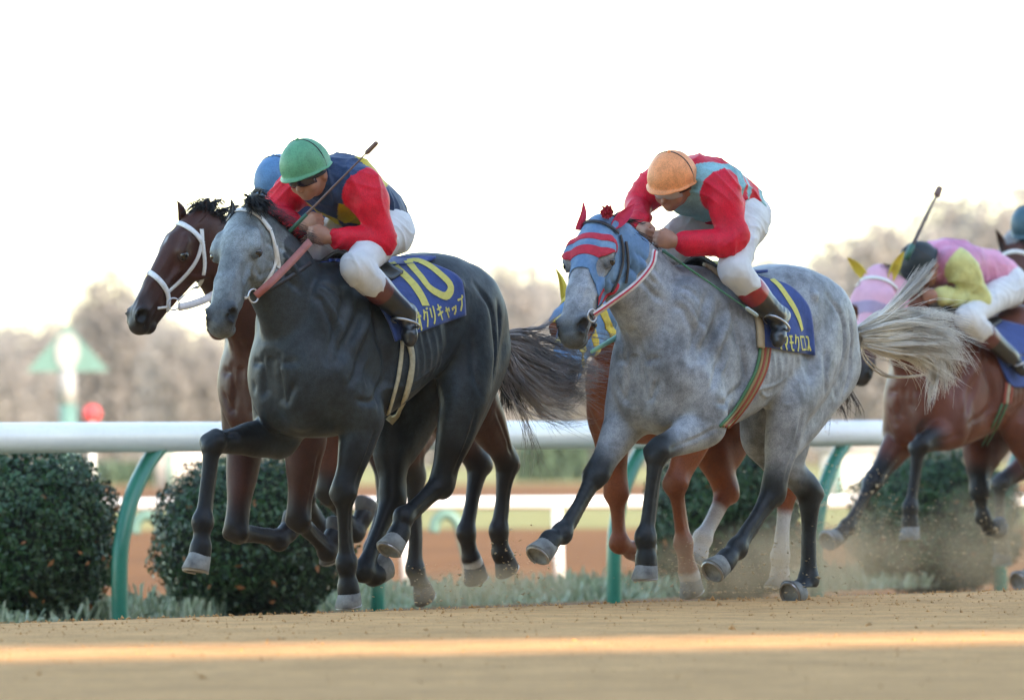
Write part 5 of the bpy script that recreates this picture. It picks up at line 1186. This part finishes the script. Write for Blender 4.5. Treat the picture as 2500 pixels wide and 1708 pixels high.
# --- bay at the far left
H = HZ['H1']; f = fr1
straps(H, f, 'browband', [[(399, 546), (430, 543), (458, 555), (483, 577), (494, 594)]], .024, M['whitestrap'])
straps(H, f, 'noseband', [[(336, 665), (361, 663), (388, 684), (408, 714), (409, 761)]], .026, M['whitestrap'])
straps(H, f, 'cheekpiece', [[(492, 591), (479, 636), (447, 677), (408, 712)], [(494, 594), (499, 646), (490, 690), (470, 716), (444, 736)], [(492, 560), (493, 594)]], .018, M['whitestrap'])
straps(H, f, 'bit_strap', [[(383, 752), (410, 748)]], .012, M['whitestrap'])
ring('bit_ring', f.D(424, 742, 41.38), f.loc(f.O + np.array([.3, -1, 0])), .028, .004, M['bit'], H['root'])
lerp_rein('rein', f, [(434, 750, 41.4), (470, 742, 41.5), (520, 720, 41.65), (600, 660, 41.9), (690, 590, 42.1)], .036, M['redwhite'], H['root'])
mane(H, 500, .09, 4, None, 0, .8)
hair('forelock', [[H['hp'](-.03, -.03, .0), H['hp'](-.07, .03, .02), H['hp'](-.02, .07, .03), H['hp'](.03, .07, .02)], [H['hp'](-.03, -.09, .03), H['hp'](-.11, -.1, .05), H['hp'](-.13, -.16, .05), H['hp'](-.10, -.2, .07)]], 300, 8, .003, M['mane'], H['root'], .02, .02, seed=8)
tail(H, f, [[(1205, 830, 0), (1240, 900, 0), (1262, 960, .0), (1270, 1010, .0)], [(1200, 840, 0), (1215, 900, 0), (1225, 960, 0), (1240, 1020, 0)]], 200, M['tailbay'], .003, .025, .02, 6, 12)
saddle(H, f, .10)

# --- chestnut hidden behind the light grey
H = HZ['H5']; f = fr5
def g5(u, v, w_): a = np.minimum(.50 - u, u + .10); a = np.minimum(a, v + .22); a = np.where(np.abs(w_) > .16, -1, a); return np.minimum(a, hole(u, v, w_))
hood(H, M['hoodblue'], g5, [(lambda u, v, w_: .028 - np.abs(np.mod(u + .02, .16) - .08), M['hoodyellow'])])
mane(H, 300, .07, 4, M['chestnut'] if 0 else M['tailbay'], 0, .8); saddle(H, f, .10)
tail(H, f, [[(2040, 860, 0), (2060, 920, 0), (2070, 980, 0), (2065, 1030, 0)], [(2030, 880, 0), (2030, 940, 0), (2040, 990, 0), (2040, 1040, 0)]], 120, M['tailbay'], .003, .02, .02, 6, 12)

mane(HZ['H6'], 300, .07, 4, None, 0, .8); saddle(HZ['H6'], fr6, .10)
tail(HZ['H6'], fr6, [[(1118, 850, 0), (1140, 900, 0), (1150, 960, 0), (1160, 1010, 0)], [(1112, 860, 0), (1125, 920, 0), (1130, 980, 0), (1140, 1020, 0)]], 120, M['tailbay'], .003, .02, .02, 6, 12)
# --- bay in the pink hood
H = HZ['H4']; f = fr4; B = H['bvh']
def g4(u, v, w_): a = np.minimum(.40 - u, u + .10); a = np.minimum(a, v + .22); a = np.where(np.abs(w_) > .16, -1, a); return np.minimum(a, hole(u, v, w_, .055, .04))
hood(H, M['hoodpink'], g4, [(lambda u, v, w_: .035 - np.abs(u - .235), M['hoodmauve'])])
straps(H, f, 'browband', [[(2088, 694), (2110, 683), (2140, 680), (2168, 690), (2186, 706)]], .022, M['whitestrap'], .012)
o, G, N = patch_px('saddlecloth', f, B, [(2370, 770), (2400, 810), (2430, 870), (2455, 930), (2470, 945)], [(2500, 800), (2560, 830), (2575, 870), (2572, 910), (2560, 945)], 20, 22, M['cloth'], H['root'], .014, .006, True, 3)
print_on('number', f, grid_bvh(G), [([(2508, 840), (2530, 870), (2545, 905)], .05)], 0, H['root'])
for dx, mt in ((-7, 'redweb'), (0, 'cream'), (7, 'redweb')): girth(H, f, [(2462 + dx, 935), (2455 + dx, 985)], .016, M[mt], .008)
for dx in (-6, 5): girth(H, f, [(2450 + dx, 985), (2430 + dx, 1030), (2400 + dx, 1085)], .012, M['greenweb'], .008)
mane(H, 300, .08, 4, None, 0, .8); saddle(H, f, .10)
tail(H, f, [[(2620, 850, 0), (2680, 860, 0), (2740, 900, 0), (2780, 960, 0)], [(2615, 860, 0), (2650, 900, 0), (2690, 960, 0), (2720, 1000, 0)]], 160, M['tailbay'], .003, .03, .02, 6, 12)
# --- dark bay at the right edge
H = HZ['H7']; f = fr7
straps(H, f, 'browband', [[(2436, 634), (2455, 620), (2480, 614), (2505, 620)]], .026, M['whitestrap'])
straps(H, f, 'noseband', [[(2448, 745), (2470, 738), (2492, 750)]], .022, M['whitestrap'])
mane(H, 300, .08, 4, None, 0, .8); saddle(H, f, .10)
tail(H, f, [[(2880, 850, 0), (2930, 860, 0), (2980, 900, 0), (3020, 960, 0)], [(2875, 860, 0), (2910, 900, 0), (2940, 960, 0), (2960, 1000, 0)]], 120, M['tailbay'], .003, .03, .02, 6, 12)

# ------------------------------------------------------------------ riders
def cap(name, c): return mat(name, c, .5, noise=[(20, .82, .42, .62), (150, .8, .45, .6)], bump=(24, .35, .004), spec=.4)
def pat2(C, t, ang, V):
    n = np.mod(ang * 4.0, 1); d = np.abs(n - .5) * 2; tt = (t - .72) / .34
    m = (np.abs(tt) + d < 1.0); C[m] = (.62, .47, .03); return C
def pat3(C, t, ang, V):
    red = np.array((.72, .014, .045)); cy = np.array((.26, .52, .56))
    C[:] = cy; C[(t > .12) & (t < .36)] = red; C[(t > .44) & (t < .52)] = red; C[(t > .62) & (np.abs(ang - .5) < .13)] = red; return C
def pat4(C, t, ang, V): C[(t > .55) & (t < .95)] = (.62, .25, .42); return C
RED = (.78, .012, .040)
J2 = dict(pelvis=(932, 548, 0), head=(748, 408, 0), shL=(890, 452, .19), elL=(937, 590, .26), wrL=(822, 582, .12), handL=(768, 574, .06),
          shR=(730, 448, -.20), elR=(674, 522, -.27), wrR=(728, 556, -.10), handR=(752, 548, -.04), hipL=(942, 568, .12), kneeL=(868, 652, .27), ankL=(985, 762, .32), toeL=(1000, 818, .35))
S2 = dict(fr=fr2, J=J2, label='person in green helmet and navy and yellow jersey with red sleeves riding number 10', torso=(.030, .060, .14), sleeve=RED, pattern=pat2, helmet=cap('green helmet cover', (.11, .36, .20)),
          face=(-.50, -.80, -.35), up=(-.12, .0, 1), boottop=(.13, .03, .025), helm=.120, seed=1)
r2 = rider(S2, HZ['H2'])
J3 = dict(pelvis=(1808, 522, 0), head=(1643, 436, 0), shL=(1765, 458, .19), elL=(1785, 588, .26), wrL=(1665, 592, .11), handL=(1615, 584, .05),
          shR=(1606, 450, -.20), elR=(1556, 500, -.27), wrR=(1560, 548, -.12), handR=(1575, 572, -.05), hipL=(1812, 545, .12), kneeL=(1790, 660, .27), ankL=(1893, 768, .32), toeL=(1900, 822, .35))
S3 = dict(fr=fr3, J=J3, label='person in orange helmet and turquoise jersey with red hoops and sleeves, head bent low', torso=(.26, .52, .56), sleeve=(.76, .012, .042), pattern=pat3, helmet=cap('orange helmet cover', (.98, .38, .15)),
          face=(-.50, -.80, -.38), up=(.10, .0, 1), boottop=(.36, .012, .02), helm=.120, seed=2, gogmat=mat('clear goggle lens', (.45, .43, .42), .15, spec=.7))
r3 = rider(S3, HZ['H3'])
base = {k: v for k, v in S2['joints'].items()}
S1 = dict(fr=fr1, copy=base, head=(684, 446, 0), label='person whose blue helmet shows behind the rider in the green helmet', torso=(.08, .12, .3), sleeve=(.08, .12, .3), helmet=cap('blue helmet cover', (.09, .24, .46)), face=(-.5, -.8, -.4), up=(0, 0, 1), boottop=(.03, .03, .03), helm=.125, seed=3, h=.012)
r1 = rider(S1, HZ['H1'])
S5 = dict(fr=fr5, copy=base, head=(1665, 668, 0), label='person hidden behind the light grey horse and its rider, on the chestnut', torso=(.3, .28, .05), sleeve=(.05, .1, .3), helmet=cap('white helmet cover', (.6, .6, .58)), face=(-.5, -.8, -.4), boottop=(.03, .03, .03), seed=4, h=.012)
r5 = rider(S5, HZ['H5'])
J4 = dict(pelvis=(2452, 690, 0), head=(2248, 642, 0), shL=(2342, 640, .19), elL=(2398, 735, .25), wrL=(2300, 722, .12), handL=(2268, 724, .07),
          shR=(2225, 655, -.19), elR=(2190, 700, -.24), wrR=(2225, 720, -.10), handR=(2240, 715, -.04), hipL=(2458, 705, .12), kneeL=(2360, 775, .27), ankL=(2465, 868, .32), toeL=(2490, 898, .35))
S4 = dict(fr=fr4, J=J4, aw=.88, label='person in dark helmet and pink jersey with yellow sleeves crouched behind the grey tail', torso=(.74, .30, .46), sleeve=(.68, .68, .28), pattern=pat4, helmet=cap('dark helmet cover', (.018, .028, .032)), face=(-.5, -.5, -.8), up=(-.3, 0, 1), boottop=(.13, .03, .03), helm=.120, seed=5)
r4 = rider(S4, HZ['H4'])
S6 = dict(fr=fr6, copy=base, head=(708, 500, 0), label='person hidden behind the rider in the green helmet, on the hidden brown horse', torso=(.3, .2, .05), sleeve=(.3, .2, .05), helmet=cap('dark red helmet cover', (.2, .03, .03)), face=(-.5, -.8, -.4), up=(0, 0, 1), boottop=(.03, .03, .03), seed=7, h=.012)
r6 = rider(S6, HZ['H6'])
S7 = dict(fr=fr7, copy=base, head=(2516, 552, 0), label='person in dark blue helmet cut off by the right edge of the photo', torso=(.3, .3, .32), sleeve=(.3, .3, .32), helmet=cap('dark blue helmet cover', (.05, .13, .18)), face=(-.5, -.8, -.4), boottop=(.03, .03, .03), seed=6, h=.012)
r7 = rider(S7, HZ['H7'])
def whip(a, b, fr, label, mts, flap=True, th=.006, group=None):
    A, Bp = at(*a), at(*b); root = empty('whip', A, 0, label, 'whip'); d = Bp - A
    mb = MB(); mb.tube([d * t for t in (0, .25, .6, .86)], [th * 1.5, th * 1.1, th * .9, th * .7], 8); mb.build('shaft', mts[0], root, smooth=True)
    mb = MB(); mb.tube([d * -.04, d * .16], [th * 1.9, th * 1.7], 8); mb.build('handle', mts[1], root, smooth=True)
    if flap:
        mb = MB(); mb.tube([d * .86, d * .88, d * .99, d], [th * .9, th * 2.2, th * 2.0, th * 1.2], 6); mb.build('flap', mts[2], root)
wk, wb, wg = mat('green black whip', (.03, .12, .09), .4), mat('brown whip', (.16, .10, .09), .5), mat('green white tape', (.30, .62, .48), .5)
whip((716, 556, 39.75), (921, 347, 39.55), fr2, 'green and brown whip slanting up past the face of the rider in the green helmet', (wb, wk, wb), th=.0055)
A, Bm = at(716, 556, 39.9), at(820, 450, 40.2)
whip((1628, 618, 40.35), (1850, 771, 40.75), fr3, 'thin green whip lying along the shoulder of the light grey horse', (mat('thin green whip', (.04, .20, .10), .5), wk, mat('pale whip tip', (.4, .5, .48), .5)), th=.0045)
whip((1545, 800, 40.9), (1428, 868, 40.6), fr3, 'green and white whip sticking out low in front of the chestnut chest', (wg, wg, mat('white whip tape', (.7, .75, .72), .5)), flap=False, th=.013)
whip((2215, 625, 50.7), (2296, 456, 50.9), fr4, 'dark tufted whip raised upright above the rider in the pink jersey', (mat('dark whip shaft', (.10, .08, .08), .5), wk, wb), th=.010)
# ------------------------------------------------------------------ dirt thrown up by the hooves
rg = np.random.default_rng(12); V = []; Fc = []
for (px, py, D, sx, sy, n) in ((1290, 1400, 40.9, 60, 45, 260), (1870, 1390, 42.0, 110, 45, 700), (1700, 1400, 43.0, 90, 35, 400), (2080, 1270, 50.5, 90, 70, 900), (2200, 1330, 50.5, 160, 60, 900), (2430, 1330, 51.5, 70, 70, 500), (1080, 1430, 41.0, 60, 30, 160), (2020, 1150, 50, 40, 80, 200)):
    for i in range(n):
        c = at(px + rg.normal(0, sx), min(py + rg.normal(0, sy), 1445 if px > 1400 else 1470), D + rg.normal(0, .25)); r = abs(rg.normal(0, .0016)) + .0008; b = len(V); e = rg.normal(0, 1, (4, 3)); e[:, 0] *= 1.8
        V += [c + q * r for q in e]; Fc += [(b, b + 1, b + 2), (b, b + 2, b + 3), (b, b + 3, b + 1), (b + 1, b + 3, b + 2)]
tag(mesh_obj('flying_dirt', V, Fc, mat('flying dirt', (.62, .48, .30), .95), smooth=False), kind='stuff')
def dust(px, py, D, rx, rz, dens, ry=.5):
    me_c = at(px, py, D); zb = max(-rz, -me_c[2] - .3); mb = MB(); mb.box((0, 0, (zb + rz) / 2), (2 * rx, 2 * ry, rz - zb))
    m = bpy.data.materials.new('dust'); m.use_nodes = True; t = m.node_tree; t.nodes.clear(); out = t.nodes.new('ShaderNodeOutputMaterial'); pv = t.nodes.new('ShaderNodeVolumePrincipled')
    pv.inputs['Color'].default_value = (.78, .62, .42, 1); t.links.new(pv.outputs[0], out.inputs['Volume'])
    tc = t.nodes.new('ShaderNodeTexCoord'); mp = t.nodes.new('ShaderNodeMapping'); mp.inputs['Scale'].default_value = (1 / rx, 1 / ry, 1 / rz); t.links.new(tc.outputs['Object'], mp.inputs[0])
    ln = t.nodes.new('ShaderNodeVectorMath'); ln.operation = 'LENGTH'; t.links.new(mp.outputs[0], ln.inputs[0]); mr = t.nodes.new('ShaderNodeMapRange'); mr.inputs[1].default_value = .95; mr.inputs[2].default_value = .1; mr.inputs[3].default_value = 0; mr.inputs[4].default_value = dens
    t.links.new(ln.outputs['Value'], mr.inputs[0]); nz = t.nodes.new('ShaderNodeTexNoise'); nz.inputs['Scale'].default_value = 4; nz.inputs['Detail'].default_value = 4; t.links.new(tc.outputs['Object'], nz.inputs['Vector'])
    m2 = t.nodes.new('ShaderNodeMapRange'); m2.inputs[1].default_value = .35; m2.inputs[2].default_value = .65; t.links.new(nz.outputs[0], m2.inputs[0])
    mu = t.nodes.new('ShaderNodeMath'); mu.operation = 'MULTIPLY'; t.links.new(mr.outputs[0], mu.inputs[0]); t.links.new(m2.outputs[0], mu.inputs[1]); t.links.new(mu.outputs[0], pv.inputs['Density'])
    o = tag(mb.build('dust_cloud', m), kind='stuff'); o.location = me_c
if DUST:
    dust(1880, 1390, 42.6, .8, .26, 3.4); dust(2440, 1330, 51.9, .55, .45, 1.6, .8); dust(2060, 1360, 50.6, .8, .40, 1.8); dust(1180, 1430, 41.6, .6, .12, 2.5)
